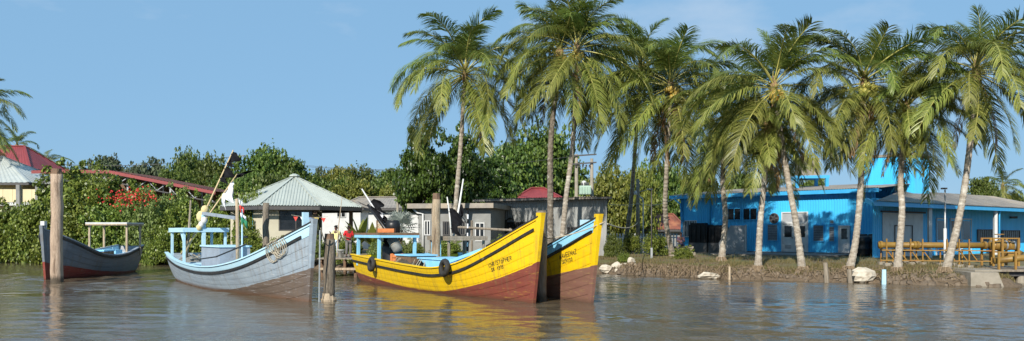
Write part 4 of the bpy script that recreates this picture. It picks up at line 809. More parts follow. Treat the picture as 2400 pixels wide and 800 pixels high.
stake('grey stake leaning left in the water between two palms', 1940, 662, 616, 0.11, 'wood_grey', -0.12, 38.8)
stake('short dark stake leaning against the big white boulder', 1997, 660, 632, 0.12, 'wood_grey', -0.15, 38.4)
stake('short pale blue painted stake in the shallows', 2072, 662, 632, 0.11, 'skyblue', 0.0, 37.6)

# ------------------------------------------------------------------ wooden fishing boats
class Hull:
    def __init__(s, L, B, sheer, rake, keel=-0.7, stern=0.72, bow_z=None, tr_rake=0.25, bluff=2.3):
        s.bluff = bluff
        s.L, s.B, s.rake, s.keel, s.stern, s.tr = L, B, rake, keel, stern, tr_rake
        s.su = [a for a, _ in sheer]; s.sz = [b for _, b in sheer]
    def zs(s, u):
        # smooth interpolation of the sheer
        x = np.array(s.su); y = np.array(s.sz); m = np.gradient(y, x)
        i = int(np.clip(np.searchsorted(x, u) - 1, 0, len(x) - 2)); h = x[i + 1] - x[i]; t_ = (u - x[i]) / h
        return float((2 * t_**3 - 3 * t_**2 + 1) * y[i] + (t_**3 - 2 * t_**2 + t_) * h * m[i] + (-2 * t_**3 + 3 * t_**2) * y[i + 1] + (t_**3 - t_**2) * h * m[i + 1])
    def zk(s, u): return s.keel + 0.25 * max(0, (u - 0.8) / 0.2) ** 2 + 0.45 * max(0, (0.25 - u) / 0.25) ** 2
    def hb(s, u):
        w = s.stern + (1 - s.stern) * math.sin(math.pi / 2 * min(1, u / 0.42)) if u < 0.42 else 1.0
        if u > 0.5: w = 1 - ((u - 0.5) / 0.5) ** s.bluff
        return max(0.035, s.B * w)
    def g(s, u, v):
        p = 0.30 + 0.55 * max(0, (u - 0.45) / 0.55) ** 1.2
        return max(0.0, v) ** p
    def pt(s, u, v, side, off=0.0):
        zk, zs = s.zk(u), s.zs(u); z = zk + (zs - zk) * v
        y = s.hb(u) * s.g(u, v) + off
        x = u * s.L + s.rake * (u ** 5) * (z / s.sz[-1]) - s.tr * (1 - u) ** 6 * (z / 1.2)
        return Vector((x, side * y, z))
    def ptz(s, u, z, side, off=0.0):
        zk, zs = s.zk(u), s.zs(u); return s.pt(u, (z - zk) / (zs - zk), side, off)

def sweep(mb, pts, outs, w, h, up=(0, 0, 1)):
    up = Vector(up); vs = []; fs = []
    for p, o in zip(pts, outs):
        vs += [p, p + o * w, p + o * w + up * h, p + up * h]
    for i in range(len(pts) - 1):
        a, b_ = i * 4, i * 4 + 4
        for k in range(4): fs.append((a + k, a + (k + 1) % 4, b_ + (k + 1) % 4, b_ + k))
    fs.append((3, 2, 1, 0)); e = len(pts) * 4 - 4; fs.append((e, e + 1, e + 2, e + 3))
    return mb.add(vs, fs)

def make_boat(label, stern, bow, hull, hm, inner, railm, strakes, rub_drop, stem_mat, deck_drop=0.5, top_band=None, cap_black=None, name='fishing_boat', rub_end=0.985):
    st, bw = Vector((*stern, 0)), Vector((*bow, 0)); d = (bw - st).normalized(); rz = math.atan2(d.y, d.x)
    B = thing(name, label, 'boat', (st.x, st.y, 0), rz, 'fishing boats moored in the river')
    H = hull; nu = 34; us = [1 - (1 - i / nu) ** 1.25 for i in range(nu + 1)]
    # carvel planks, joints left open by a few millimetres over an inner skin
    mb = MB()
    for side in (-1, 1):
        rows = [[H.pt(u, v, side, -0.012) for u in us] for v in (0, 0.06, 0.15, 0.3, 0.5, 0.7, 0.85, 0.985)]
        grid_face(mb, rows)
    tr_ = [H.pt(0, v, -1, -0.02) for v in (0, 0.06, 0.15, 0.3, 0.5, 0.7, 0.85, 0.985)]; tr2 = [H.pt(0, v, 1, -0.02) for v in (0, 0.06, 0.15, 0.3, 0.5, 0.7, 0.85, 0.985)]
    grid_face(mb, [tr_, tr2])
    skin = mb.build('hull', hm, B, True)
    for side in (-1, 1):
        for k in range(strakes):
            v0, v1 = 0.02 + 0.98 * k / strakes, 0.02 + 0.98 * (k + 1) / strakes; e = 0.10 / strakes
            mb = MB(); prd = 0.003 + 0.002 * ((k * 7) % 3)
            grid_face(mb, [[H.pt(u, v, side, o) for u in us] for v, o in ((v0 + 0.006 / strakes, -0.004), (v0 + e * 0.3, prd), (v0 + e * 2, prd + 0.003), ((v0 + v1) / 2, prd + 0.003), (v1 - e * 0.3, prd + 0.001), (v1 - 0.006 / strakes, -0.004))])
            o = mb.build('plank', top_band if (top_band and k == strakes - 1) else hm, skin, True, smooth=False)
    mb = MB(); tk = 4
    for k in range(tk):
        v0, v1 = k / tk + 0.004, (k + 1) / tk - 0.004; mb = MB()
        q = [H.pt(0, v0, -1, -0.0), H.pt(0, v0, 1, -0.0), H.pt(0, v1, 1, -0.0), H.pt(0, v1, -1, -0.0)]
        mb.add([p + Vector((-0.03, 0, 0)) for p in q] + [p + Vector((0.01, 0, 0)) for p in q], [(0, 3, 2, 1), (0, 1, 5, 4), (1, 2, 6, 5), (2, 3, 7, 6), (3, 0, 4, 7)]); mb.build('transom_plank', hm, skin, True)
    # deck and inner bulwark
    us2 = [u for u in us if u < 0.985]
    def dz(u): return H.zs(u) - deck_drop - 0.35 * max(0, (u - 0.8) / 0.2) * 0
    rl = [H.ptz(u, dz(u), -1, -0.1) for u in us2]; rr = [H.ptz(u, dz(u), 1, -0.1) for u in us2]
    grid_face(MB(), [rl, rr]); mb = MB(); grid_face(mb, [rl, rr]); mb.build('deck', M[inner], B, True)
    for side in (-1, 1):
        lo = [H.ptz(u, dz(u), side, -0.09) for u in us2]; hi = [H.pt(u, 0.992, side, -0.09) for u in us2]; mb = MB(); grid_face(mb, [lo, hi]); mb.build('bulwark', M[inner], B, True)
        for k in range(10):
            u = 0.06 + k * 0.085; p = H.ptz(u, dz(u), side, -0.10); q = H.pt(u, 0.985, side, -0.10); mb = MB(); mb.beam(p, q, 0.09, 0.07, (1, 0, 0)); mb.build('frame_rib', M[inner], B, True)
        # cap rail and rubbing strake
        pts = [H.pt(u, 1.0, side, -0.12) for u in us]; outs = [Vector((0, side, 0))] * len(us); mb = MB(); sweep(mb, pts, outs, 0.17, 0.05); mb.build('cap_rail', M[railm], B, True)
        ur = [u for u in us if 0.0 <= u <= rub_end]; pts = [H.ptz(u, H.zs(u) - rub_drop, side, 0.004) for u in ur]; mb = MB(); sweep(mb, pts, [Vector((0, side, 0.1))] * len(ur), 0.055, 0.095); mb.build('rubbing_strake', M['tar'], B, True)
        if cap_black:
            uc = [u for u in us if cap_black <= u]; pts = [H.pt(u, 1.0, side, -0.12) + Vector((0, 0, 0.052)) for u in uc]; mb = MB(); sweep(mb, pts, [Vector((0, side, 0))] * len(uc), 0.18, 0.06); mb.build('bow_coaming', M['tar'], B, True)
    # stem post
    zt = H.sz[-1]; mb = MB(); a, b_ = H.ptz(1.0, H.zk(1.0), 1), H.ptz(1.0, zt, 1); a.y = b_.y = 0
    fwd = Vector((1, 0, 0)); tt = (b_ - a).normalized(); tp = b_ + tt * 0.20
    vs = []
    for p, wd, dp in ((a, 0.07, 0.10), (a.lerp(b_, 0.5), 0.075, 0.12), (b_, 0.10, 0.15), (tp, 0.115, 0.16)):
        for dx, dy in ((-0.12, -wd), (dp, -wd * 0.75), (dp, wd * 0.75), (-0.12, wd)): vs.append(p + Vector((dx, dy, 0)))
    fs = [(i * 4 + k, i * 4 + (k + 1) % 4, i * 4 + 4 + (k + 1) % 4, i * 4 + 4 + k) for i in range(3) for k in range(4)] + [(3, 2, 1, 0), (12, 13, 14, 15)]
    mb.add(vs, fs); mb.build('stem_post', stem_mat, B, True)
    mb = MB(); mb.beam(Vector((0.2, 0, H.zk(0) - 0.02)), Vector((H.L, 0, H.zk(0.9) - 0.05)), 0.12, 0.12); mb.build('keel', hm, B, True)
    return B, H
def W_(B, v): return ORIGIN[B] @ Vector(v)

def canopy(B, x0, x1, hw, z, th, mat, roofm, deck, inset=0.25, braces=False, lean=0.0, pw=0.11):
    MB().box(((x0 + x1) / 2, 0, z - th * 0.25), (x1 - x0, 2 * hw, th * 0.5)).build('canopy_roof', roofm, B, True)
    for y in (-hw + 0.03, hw - 0.03): MB().beam((x0, y, z - th * 0.75), (x1, y, z - th * 0.75), 0.06, th * 0.6).build('canopy_beam', mat, B, True)
    for x in (x0 + 0.03, x1 - 0.03): MB().beam((x, -hw + 0.07, z - th * 0.77), (x, hw - 0.07, z - th * 0.77), 0.06, th * 0.5).build('canopy_beam', mat, B, True)
    for x in (x0 + inset, x1 - inset):
        for y in (-hw + 0.12, hw - 0.12): MB().beam((x + lean, y, deck), (x, y, z - th * 0.9), pw).build('canopy_post', mat, B, True)
    if braces:
        MB().beam((x1 - inset, -hw + 0.12, z - 0.75), (x1 - inset - 0.6, -hw + 0.12, z - th * 0.9), 0.07).build('brace', mat, B, True)

GLY = {'C': [[(.6, .85), (.4, 1), (.15, .9), (0, .5), (.12, .1), (.4, 0), (.6, .15)]], 'H': [[(0, 0), (0, 1)], [(.55, 0), (.55, 1)], [(0, .5), (.55, .5)]],
       'R': [[(0, 0), (0, 1), (.4, 1), (.52, .78), (.4, .55), (0, .52)], [(.25, .52), (.55, 0)]], 'I': [[(.2, 0), (.2, 1)]],
       'S': [[(.52, .85), (.3, 1), (.05, .85), (.1, .6), (.45, .42), (.5, .15), (.25, 0), (0, .15)]], 'T': [[(.28, 0), (.28, 1)], [(0, 1), (.56, 1)]],
       'O': [[(.3, 0), (.05, .2), (0, .5), (.08, .85), (.3, 1), (.5, .85), (.58, .5), (.5, .15), (.3, 0)]], 'P': [[(0, 0), (0, 1), (.42, 1), (.52, .76), (.4, .5), (0, .5)]],
       'E': [[(.5, 1), (0, 1), (0, 0), (.52, 0)], [(0, .5), (.4, .5)]], 'K': [[(0, 0), (0, 1)], [(.5, 1), (.02, .45), (.55, 0)]], '1': [[(.05, .8), (.22, 1), (.22, 0)]],
       '3': [[(0, .9), (.3, 1), (.48, .8), (.2, .53), (.5, .3), (.3, 0), (0, .1)]], '5': [[(.5, 1), (.08, 1), (.05, .55), (.35, .58), (.5, .3), (.3, 0), (0, .08)]],
       'N': [[(0, 0), (0, 1), (.5, 0), (.5, 1)]], 'A': [[(0, 0), (.28, 1), (.56, 0)], [(.1, .38), (.46, .38)]], 'V': [[(0, 1), (.27, 0), (.55, 1)]],
       'Z': [[(0, 1), (.52, 1), (0, 0), (.55, 0)]], '0': [[(.22, 0), (.03, .25), (.05, .75), (.25, 1), (.42, .75), (.4, .25), (.22, 0)]]}
def letter(B, H, text, x0, z0, size, slope, side, dirn, mat, seed, gap=1.0):
    """hand-painted letters laid on the planking"""
    rg = random.Random(seed); mb = MB(); x = 0.0; wl = 0.0095
    for ch in text:
        if ch != ' ':
            s = size * rg.uniform(0.9, 1.1); dzv = rg.uniform(-0.015, 0.015)
            for strk in GLY[ch]:
                for (ax, az), (bx, bz) in zip(strk[:-1], strk[1:]):
                    aa = Vector((x + ax * s, dzv + az * s)); bb = Vector((x + bx * s, dzv + bz * s)); t_ = (bb - aa); L_ = max(1e-5, t_.length); nrm = Vector((-t_.y, t_.x)) / L_ * wl; ext = t_ / L_ * wl * 0.6
                    m = 3; up, dn = [], []
                    for k in range(m + 1):
                        q = (aa - ext).lerp(bb + ext, k / m)
                        for lst, sg in ((up, 1), (dn, -1)):
                            w = q + nrm * sg; xx = x0 + dirn * w.x; zz = z0 + w.y + slope * w.x
                            u = xx / H.L
                            for _ in range(6):                       # undo the rake so letters keep their spacing
                                u -= (H.ptz(u, zz, side).x - xx) / H.L
                            lst.append(H.ptz(min(u, 1), zz, side, 0.016))
                    grid_face(mb, [dn, up])
        x += size * (0.80 if ch not in 'I1' else 0.55) * gap
    return mb.build('lettering', mat, B, True)

# --- large grey boat
hg = Hull(16.7, 1.55, [(0, 1.36), (0.12, 1.16), (0.3, 1.0), (0.5, 0.95), (0.65, 1.08), (0.78, 1.42), (0.9, 2.02), (1.0, 2.68)], 0.42, stern=0.70)
m_grey = hull_mat('grey_hull_paint', (0.33, 0.40, 0.46), (0.27, 0.33, 0.39), (0.165, 0.125, 0.10), (0.115, 0.088, 0.07), [(0, 0.10), (5, 0.05), (9.5, 0.06), (11.5, 0.2), (13.5, 0.52), (17.2, 1.22)], (0.55, 0.57, 0.58), (0.15, 0.08, 0.045))
gb, HG = make_boat('large grey wooden fishing boat with pale blue rails and tall bow', (-16.6, 41.7), (-7.0, 28.0), hg, m_grey, 'skyblue', 'skyblue', 9, 0.30, m_grey, 0.55, top_band=M['skyblue'], cap_black=0.86)
canopy(gb, 0.35, 3.3, 1.08, 2.62, 0.2, M['skyblue'], M['skyblue'], 0.75, braces=True)
MB().box((6.5, 0, 1.15), (3.0, 1.3, 1.2)).build('engine_house', M['cabin_grey'], gb, True); MB().box((6.5, 0, 1.79), (3.1, 1.42, 0.07)).build('hatch_top', M['skyblue'], gb, True)
MB().tube([(8.2, 0.05, 0.5), (8.22, 0.05, 2.2), (8.2, 0.02, 3.85)], [0.085, 0.08, 0.07], 8, True, 0.06).build('mast', M['wood_pale'], gb, True, True)
MB().tube([(8.35, 0.2, 0.5), (8.35, 0.2, 3.4)], 0.035, 8).build('flag_staff', M['skyblue'], gb, True)
MB().beam((3.2, -0.1, 0.7), (3.2, -0.1, 3.25), 0.16).build('gallows_post', M['skyblue'], gb, True); MB().beam((3.1, -0.1, 3.32), (8.1, 0.0, 3.02), 0.12, 0.14).build('boom', M['cabin_grey'], gb, True)
MB().tube([(4.6, 1.0, 2.2), (6.4, 1.0, 2.2)], 0.05, 8).build('grab_rail', M['tar'], gb, True)
MB().box((15.55, 0.32, 2.45), (0.18, 0.22, 0.9)).build('mooring_bitt', M['skyblue'], gb, True); MB().box((16.35, 0, 2.85), (0.14, 0.2, 0.5)).build('bow_post', M['skyblue'], gb, True)
MB().beam((10.8, 0.0, 1.2), (13.8, 0.0, 1.72), 1.0, 0.06).build('foredeck', M['skyblue'], gb, True)
MB().tube([(6.7, -1.2, 1.22), (9.5, -1.2, 1.4), (12.6, -0.9, 1.95)], 0.03, 6).build('hand_line', M['tar'], gb, True)

# --- nearer yellow boat
m_yel = hull_mat('yellow_hull_paint', (0.84, 0.56, 0.008), (0.78, 0.50, 0.008), (0.235, 0.062, 0.042), (0.185, 0.05, 0.036), [(-0.4, 0.47), (3, 0.30), (7, 0.10), (9.5, 0.10), (11, 0.28), (15.6, 1.5)], (0.60, 0.40, 0.05), (0.11, 0.05, 0.03))
hc = Hull(15.0, 1.3, [(0, 1.30), (0.12, 1.24), (0.3, 1.15), (0.5, 1.04), (0.65, 1.02), (0.76, 1.27), (0.88, 1.95), (1.0, 2.86)], 0.48, stern=0.72)
cb_, HC = make_boat('nearer yellow fishing boat with red-brown bottom, blue canopy and two tyres', (-7.0, 40.3), (0.72, 27.4), hc, m_yel, 'lightblue', 'yellow_boat', 9, 0.33, m_yel, 0.5, cap_black=0.86, rub_end=0.99)
canopy(cb_, 0.35, 3.55, 1.0, 2.38, 0.22, M['lightblue'], M['wood_brown'], 0.8, lean=-0.05, pw=0.13)
letter(cb_, HC, 'CHRISTOPHER', 13.0, 1.16, 0.135, 0.26, -1, 1, M['tar'], 4)
letter(cb_, HC, 'SK 1315', 13.08, 1.0, 0.125, 0.24, -1, 1, M['tar'], 9)
MB().box((5.4, 0.0, 1.0), (1.6, 1.2, 0.75)).build('engine_box', M['wood_brown'], cb_, True); MB().box((5.4, 0, 1.41), (1.7, 1.3, 0.06)).build('engine_lid', M['lightblue'], cb_, True)
MB().box((8.3, 0.15, 0.95), (2.6, 1.5, 0.7)).build('fish_hold', M['lightblue'], cb_, True); MB().box((8.3, 0.15, 1.33), (2.7, 1.6, 0.06)).build('hold_lid', M['lightblue'], cb_, True)
MB().beam((9.9, 0.0, 1.1), (12.2, 0.0, 1.62), 1.1, 0.06).build('foredeck', M['lightblue'], cb_, True)
for s in (-1, 1): MB().beam((9.6, s * 0.75, 1.15), (12.3, s * 0.5, 1.75), 0.12, 0.12).build('deck_rail', M['lightblue'], cb_, True)

# --- farther yellow boat
m_yel2 = hull_mat('yellow_hull_paint_second', (0.84, 0.56, 0.008), (0.78, 0.50, 0.008), (0.24, 0.125, 0.095), (0.20, 0.10, 0.075), [(0, 0.40), (3, 0.28), (7, 0.15), (9.5, 0.2), (11.5, 0.55), (16, 1.38)], (0.48, 0.36, 0.12), (0.12, 0.07, 0.05))
hn = Hull(15.2, 1.3, [(0, 1.3), (0.12, 1.22), (0.3, 1.12), (0.5, 1.05), (0.65, 1.07), (0.76, 1.30), (0.88, 1.95), (1.0, 2.82)], 0.52, stern=0.72)
nb_, HN = make_boat('farther yellow fishing boat with blue gunwale band and weathered wooden canopy', (-3.45, 41.5), (2.72, 27.5), hn, m_yel2, 'lightblue', 'lightblue', 9, 0.36, m_yel2, 0.5, top_band=M['lightblue'], cap_black=0.6, rub_end=0.99)
canopy(nb_, 0.2, 3.4, 1.0, 2.22, 0.2, M['wood_grey'], M['wood_grey'], 0.8, pw=0.1)
for x in (0.5, 1.6): MB().beam((x, -0.82, 0.8), (x, -0.82, 2.05), 0.12).build('canopy_post', M['lightblue'], nb_, True)
letter(nb_, HN, 'NAVEENAZ', 13.80, 1.44, 0.15, 0.28, -1, 1, M['tar'], 14, 0.9)
letter(nb_, HN, 'SKN130', 13.87, 1.27, 0.14, 0.26, -1, 1, M['tar'], 19, 0.9)
MB().box((8.0, 0, 0.95), (2.6, 1.5, 0.7)).build('fish_hold', M['lightblue'], nb_, True)
MB().beam((9.8, 0.0, 1.1), (12.4, 0.0, 1.6), 1.1, 0.06).build('foredeck', M['lightblue'], nb_, True)
MB().box((14.9, -0.05, 2.72), (0.3, 0.25, 0.22)).build('bow_light', M['skyblue'], nb_, True)

# --- small grey boat at left
m_dg = hull_mat('slate_hull_paint', (0.185, 0.215, 0.25), (0.15, 0.175, 0.205), (0.27, 0.045, 0.035), (0.20, 0.035, 0.028), [(0, 0.12), (3, 0.16), (5.5, 0.32), (7.5, 0.62), (10, 1.15)], (0.30, 0.33, 0.36), (0.10, 0.03, 0.02))
hl = Hull(8.8, 1.35, [(0, 1.60), (0.15, 1.42), (0.35, 1.18), (0.55, 1.14), (0.7, 1.34), (0.85, 1.86), (1.0, 2.55)], 0.3, stern=0.6, bluff=3.6)
lb_, HL = make_boat('small slate grey boat with red bottom and open wooden canopy beside trunk post', (-23.5, 49.6), (-23.45, 41.3), hl, m_dg, 'skyblue', 'cabin_grey', 8, 0.16, m_dg, 0.4)
MB().box((9.02, 0, 2.78), (0.24, 0.2, 0.36)).build('stem_head', M['white_paint'], lb_, True)
canopy(lb_, 0.5, 2.7, 1.2, 2.98, 0.16, M['wood_pale'], M['white_paint'], 1.0, pw=0.10)
MB().box((4.1, 0.3, 1.1), (1.2, 1.1, 0.5)).build('engine_box', M['wood_brown'], lb_, True); MB().box((4.1, 0.3, 1.38), (1.3, 1.2, 0.07)).build('engine_lid', M['lightblue'], lb_, True)
MB().box((2.7, 0.1, 1.15), (0.8, 1.3, 0.5)).build('locker', M['lightblue'], lb_, True); MB().box((5.8, 0.1, 1.15), (0.5, 2.0, 0.07)).build('thwart', M['skyblue'], lb_, True)

# ------------------------------------------------------------------ gear on the boats
def tyre(label, B, H, u, drop, r=0.27):
    c = ORIGIN[B] @ (H.ptz(u, H.zs(u) - drop, -1, 0.15)); p1 = H.ptz(u, H.zs(u) - drop, -1, 0); 
    nrm = (ORIGIN[B].to_3x3() @ Vector((0.0, -1, 0.12))).normalized()
    o = thing('tyre_fender', label, 'tyre', c, 0, 'tyre fenders on the nearer yellow boat')
    MB().torus(c, r * 0.74, r * 0.30, nrm, 24, 8).build('tyre_ring', M['rubber'], o, smooth=True)
    tp = ORIGIN[B] @ H.pt(u, 1.0, -1, 0.06) + Vector((0, 0, 0.06)); ip = ORIGIN[B] @ H.pt(u, 1.0, -1, -0.16) + Vector((0, 0, 0.03))
    MB().tube([ip, tp, c + Vector((0, 0, r * 0.5)) + nrm * 0.02], 0.018, 6).build('lashing', M['rope'], o)
tyre('black tyre fender hanging amidships on the nearer yellow boat', cb_, HC, 0.715, 0.06, 0.34)
tyre('black tyre fender hanging near the stern of the nearer yellow boat', cb_, HC, 0.235, 0.22, 0.34)

def cloth(mb, a, b_, drop, wob_=0.12, n=6, m=5, seed=0, dirv=(0, 0, -1)):
    rg = random.Random(seed); rows = []; a = Vector(a); b_ = Vector(b_); nn = (b_ - a).cross(Vector(dirv)).normalized(); ph = rg.uniform(0, 6)
    for i in range(m + 1):
        row = []
        for j in range(n + 1):
            p = a.lerp(b_, j / n) + Vector(dirv) * (drop * i / m * (0.8 + 0.3 * math.sin(j * 1.3 + ph)))
            p += nn * (wob_ * math.sin(j * 1.7 + i * 0.9 + ph) * (0.3 + i / m)); row.append(p)
        rows.append(row)
    grid_face(mb, rows)
def flagpole(label, a, b_, r, flags, floats=(), mat='bamboo', name='marker_pole'):
    o = thing(name, label, 'flag pole', a, 0, 'net marker poles standing in the boats'); a = Vector(a); b_ = Vector(b_)
    mid = (a + b_) / 2 + Vector((0.03, 0, 0.02)); MB().tube([a, mid, b_], [r, r * 0.9, r * 0.6], 7).build('pole', M[mat], o, smooth=True)
    for k, (s0, s1, drop, col, dirv) in enumerate(flags):
        mb = MB(); cloth(mb, a.lerp(b_, s0), a.lerp(b_, s1), drop, 0.16, 6, 6, 11 + k, dirv); mb.build('flag', M[col], o, smooth=True)
    for s, rr, col in floats: MB().ball(a.lerp(b_, s) + Vector((0, -0.04, 0)), rr, 10, (1, 1, 1.15)).build('float', M[col], o, smooth=True)
    return o
d = 39.4
flagpole('long bamboo marker pole with two black flags leaning over the grey boat stern', P(432, 598, d), P(547, 352, d), 0.05,
         [(0.71, 0.845, 0.62, 'cloth_black', (0.8, -0.1, -0.35)), (0.855, 0.985, 0.55, 'cloth_black', (0.85, -0.1, -0.25))], [(0.365, 0.27, 'float'), (0.43, 0.2, 'float')])
flagpole('second bamboo marker pole with white and black flags over the grey boat stern', P(424, 596, d - 0.5), P(556, 408, d - 0.5), 0.045,
         [(0.72, 0.92, 0.78, 'cloth_white', (0.22, -0.1, -0.95)), (0.935, 1.0, 0.85, 'cloth_black', (0.93, 0.1, 0.28))], [(0.42, 0.16, 'bucket'), (0.37, 0.14, 'bucket'), (0.33, 0.15, 'float')])
flagpole('short grey pole without a flag upright at the grey boat stern', P(437, 605, 40), P(447, 470, 40), 0.07, [], [], 'wood_grey', 'boat_hook_pole')
flagpole('bundle pole with torn black and white flags above the blue canopy', P(952, 615, 38.2), P(848, 443, 39.0), 0.055,
         [(0.66, 0.84, 0.75, 'cloth_black', (0.75, 0.1, 0.05)), (0.50, 0.68, 0.55, 'cloth_white', (0.3, 0.0, 0.28)), (0.42, 0.60, 0.5, 'cloth_black', (0.55, 0.1, 0.2)), (0.30, 0.44, 0.4, 'cloth_black', (0.5, 0.1, 0.1))], [], 'white_paint')
flagpole('thick black wrapped pole leaning through the blue canopy', P(945, 600, 37.9), P(862, 480, 38.7), 0.10,
         [(0.1, 0.5, 0.45, 'cloth_black', (-0.6, 0.1, -0.5)), (0.5, 0.95, 0.4, 'cloth_black', (0.6, 0, 0.2))], [], 'black')
flagpole('white pole with black flag above the weathered canopy', P(1058, 560, 39.2), P(1048, 462, 39.4), 0.045,
         [(0.15, 0.75, 0.75, 'cloth_black', (0.85, 0.1, -0.35))], [], 'bucket')
flagpole('slanting white and black pole behind the weathered canopy', P(1062, 560, 40.2), P(1086, 420, 41.0), 0.06,
         [(0.3, 0.6, 0.5, 'cloth_black', (0.5, 0, -0.6))], [], 'bucket')
rw = thing('ranging_rod', 'thin black and white banded rod beside the weathered canopy', 'rod', P(1097, 590, 39.5))
ra, rb = P(1095, 600, 39.5), P(1097, 492, 39.5)
for k in range(10): MB().tube([ra.lerp(rb, k / 10 + 0.001), ra.lerp(rb, (k + 1) / 10 - 0.001)], 0.035, 8).build('band', M['cloth_black' if k % 2 else 'cloth_white'], rw)
sr = thing('landing_rail', 'weathered wooden handrail on stakes behind the yellow boats', 'railing', P(1130, 600, 46))
MB().tube([P(1062, 532, 46), P(1130, 536, 46), P(1200, 540, 46)], 0.07, 7).build('rail', M['wood_grey'], sr)
for px in (1106, 1196): MB().tube([P(px, 660, 46.1) - Vector((0, 0, 1.0)), P(px, 517 if px < 1150 else 535, 46.1)], 0.07, 7).build('stake', M['wood_grey'], sr)
fo = thing('grey_float', 'large grey cylindrical float lashed to the leaning poles under the blue canopy', 'float', P(925, 572, 37.6))
ax = (P(935, 590, 37.5) - P(915, 556, 37.7)).normalized(); MB().tube([P(915, 556, 37.7), P(917, 558, 37.7) + ax * 0.02, P(933, 586, 37.5), P(935, 590, 37.5)], [0.16, 0.24, 0.24, 0.16], 12).build('float_body', M['float_grey'], fo, smooth=True)
MB().torus(P(925, 573, 37.6), 0.25, 0.02, ax, 14, 5).build('lashing', M['rope'], fo)
# torn striped flag on the mast of the grey boat
sf = thing('striped_flag', 'small green white and red striped flag hanging from the grey boat mast', 'flag', P(562, 510, 34.8))
f0 = P(560, 468, 34.9)
for k, (c, h) in enumerate((('cloth_white', 0.22), ('cloth_red', 0.34), ('cloth_white', 0.18), ('cloth_green', 0.33))):
    z = sum((0.22, 0.34, 0.18, 0.33)[:k]); a = f0 + Vector((0.0 + z * 0.10, 0, -z)); mb = MB(); cloth(mb, a, a + Vector((0.13 + z * 0.16, 0.10, -0.10 - z * 0.14)), h, 0.05, 6, 3, 3, (0.10, 0, -1)); mb.build('stripe', M[c], sf, smooth=True)
# rope coil on the bow, mooring lines
rc = thing('rope_coil', 'coil of pale mooring rope hung over the grey boat bow', 'rope', P(705, 560, 28.6)); rg = random.Random(2)
u0 = 0.90
for k in range(7):
    uu = u0 + (k - 3) * 0.006; pts = []
    dpt = 0.58 + 0.14 * rg.uniform(-1, 1)
    for i in range(13):
        s = i / 12; th = s * 2 * math.pi; zz = HG.zs(uu) + 0.10 - dpt * (0.5 - 0.5 * math.cos(th)); off_ = 0.05 + 0.03 * k / 4 if math.cos(th) < 0.9 else -0.08
        p = HG.ptz(uu + 0.016 * math.sin(th), min(zz, HG.zs(uu) + 0.12), -1, off_); pts.append(ORIGIN[gb] @ p)
    MB().tube(pts, 0.016, 6, False).build('loop', M['rope'], rc)
def rope(label, a, b_, sag, r=0.02, mat='rope'):
    o = thing('mooring_rope', label, 'rope', a, 0, 'mooring ropes'); mb = MB(); cable(mb, Vector(a), Vector(b_), sag, r, 14); mb.build('line', M[mat], o)
rope('mooring rope from the farther yellow bow sagging left to the middle post', P(1418, 520, 26.9), P(1276, 560, 28.1), 0.10)
rope('long mooring rope from the farther yellow bow to the lamp pole on the bank', P(1424, 525, 26.9), P(1495, 522, 59.8), 0.25, 0.025)
rope('short rope from the nearer yellow bow to the middle post', P(1270, 525, 27.0), P(1279, 556, 28.1), 0.05)
rope('hanging rope dropping from the grey bow into the river', P(750, 540, 27.6), Vector((P(748, 700, 27.9).x, 27.9, -0.1)), 0.0, 0.025, 'rope_blue')
rope('rope from the grey bow to the weathered post', P(752, 535, 27.5), P(768, 575, 28.2), 0.12, 0.02)
# boxes, barrels and net on the nearer yellow boat
gr = thing('blue_barrel', 'black round barrel standing on the blue canopy roof', 'barrel', W_(cb_, (2.3, 0.2, 2.39)))
c = W_(cb_, (2.3, 0.2, 2.385)); MB().lathe(c, [(0.33, 0), (0.36, 0.05), (0.34, 0.2), (0.36, 0.24), (0.34, 0.4), (0.30, 0.55)], 16).build('barrel_body', M['black'], gr, smooth=True); MB().lathe(c + Vector((0, 0, 0.552)), [(0.28, 0), (0.26, 0.04)], 14).build('lid', M['black'], gr)
gr.name = 'black_barrel'
cr = thing('wooden_crate', 'small pale wooden crate standing on the blue canopy roof', 'crate', W_(cb_, (1.35, 0.1, 2.385))); c = W_(cb_, (1.35, 0.1, 2.385))
for k in range(4): MB().box(c + Vector((0, 0, 0.08 + k * 0.15)), (0.52, 0.46, 0.13)).build('slat', M['wood_pale'], cr)
for dx in (-0.27, 0.27): MB().box(c + Vector((dx, -0.24, 0.30)), (0.06, 0.03, 0.6)).build('batten', M['wood_brown'], cr)
ot = thing('orange_tray', 'flat orange plastic tray on the blue canopy roof', 'tray', W_(cb_, (3.0, -0.4, 2.385))); c = W_(cb_, (3.0, -0.4, 2.385))
MB().box(c + Vector((0, 0, 0.04)), (0.75, 0.5, 0.06)).build('tray_base', M['orange'], ot)
for dx, dy, sx, sy in ((0, -0.24, 0.75, 0.04), (0, 0.24, 0.75, 0.04), (-0.36, 0, 0.04, 0.44), (0.36, 0, 0.04, 0.44)): MB().box(c + Vector((dx, dy, 0.13)), (sx, sy, 0.12)).build('tray_side', M['orange'], ot)
ob = thing('orange_crate', 'orange plastic fish crate on deck under the blue canopy', 'crate', W_(cb_, (4.1, -0.4, 0.75))); c = W_(cb_, (4.1, -0.35, 0.75))
for k in range(4): MB().box(c + Vector((0, 0, 0.08 + k * 0.17)), (0.5, 0.4, 0.14)).build('crate_rib', M['orange'], ob)
for dx in (-0.23, 0.23):
    for dy in (-0.18, 0.18): MB().box(c + Vector((dx, dy, 0.34)), (0.08, 0.08, 0.70)).build('crate_corner', M['orange'], ob)
ba = thing('black_water_barrel', 'large black ribbed barrel on its stand under the blue canopy', 'barrel', W_(cb_, (1.9, 0.3, 0.8))); c = W_(cb_, (1.9, 0.3, 0.78))
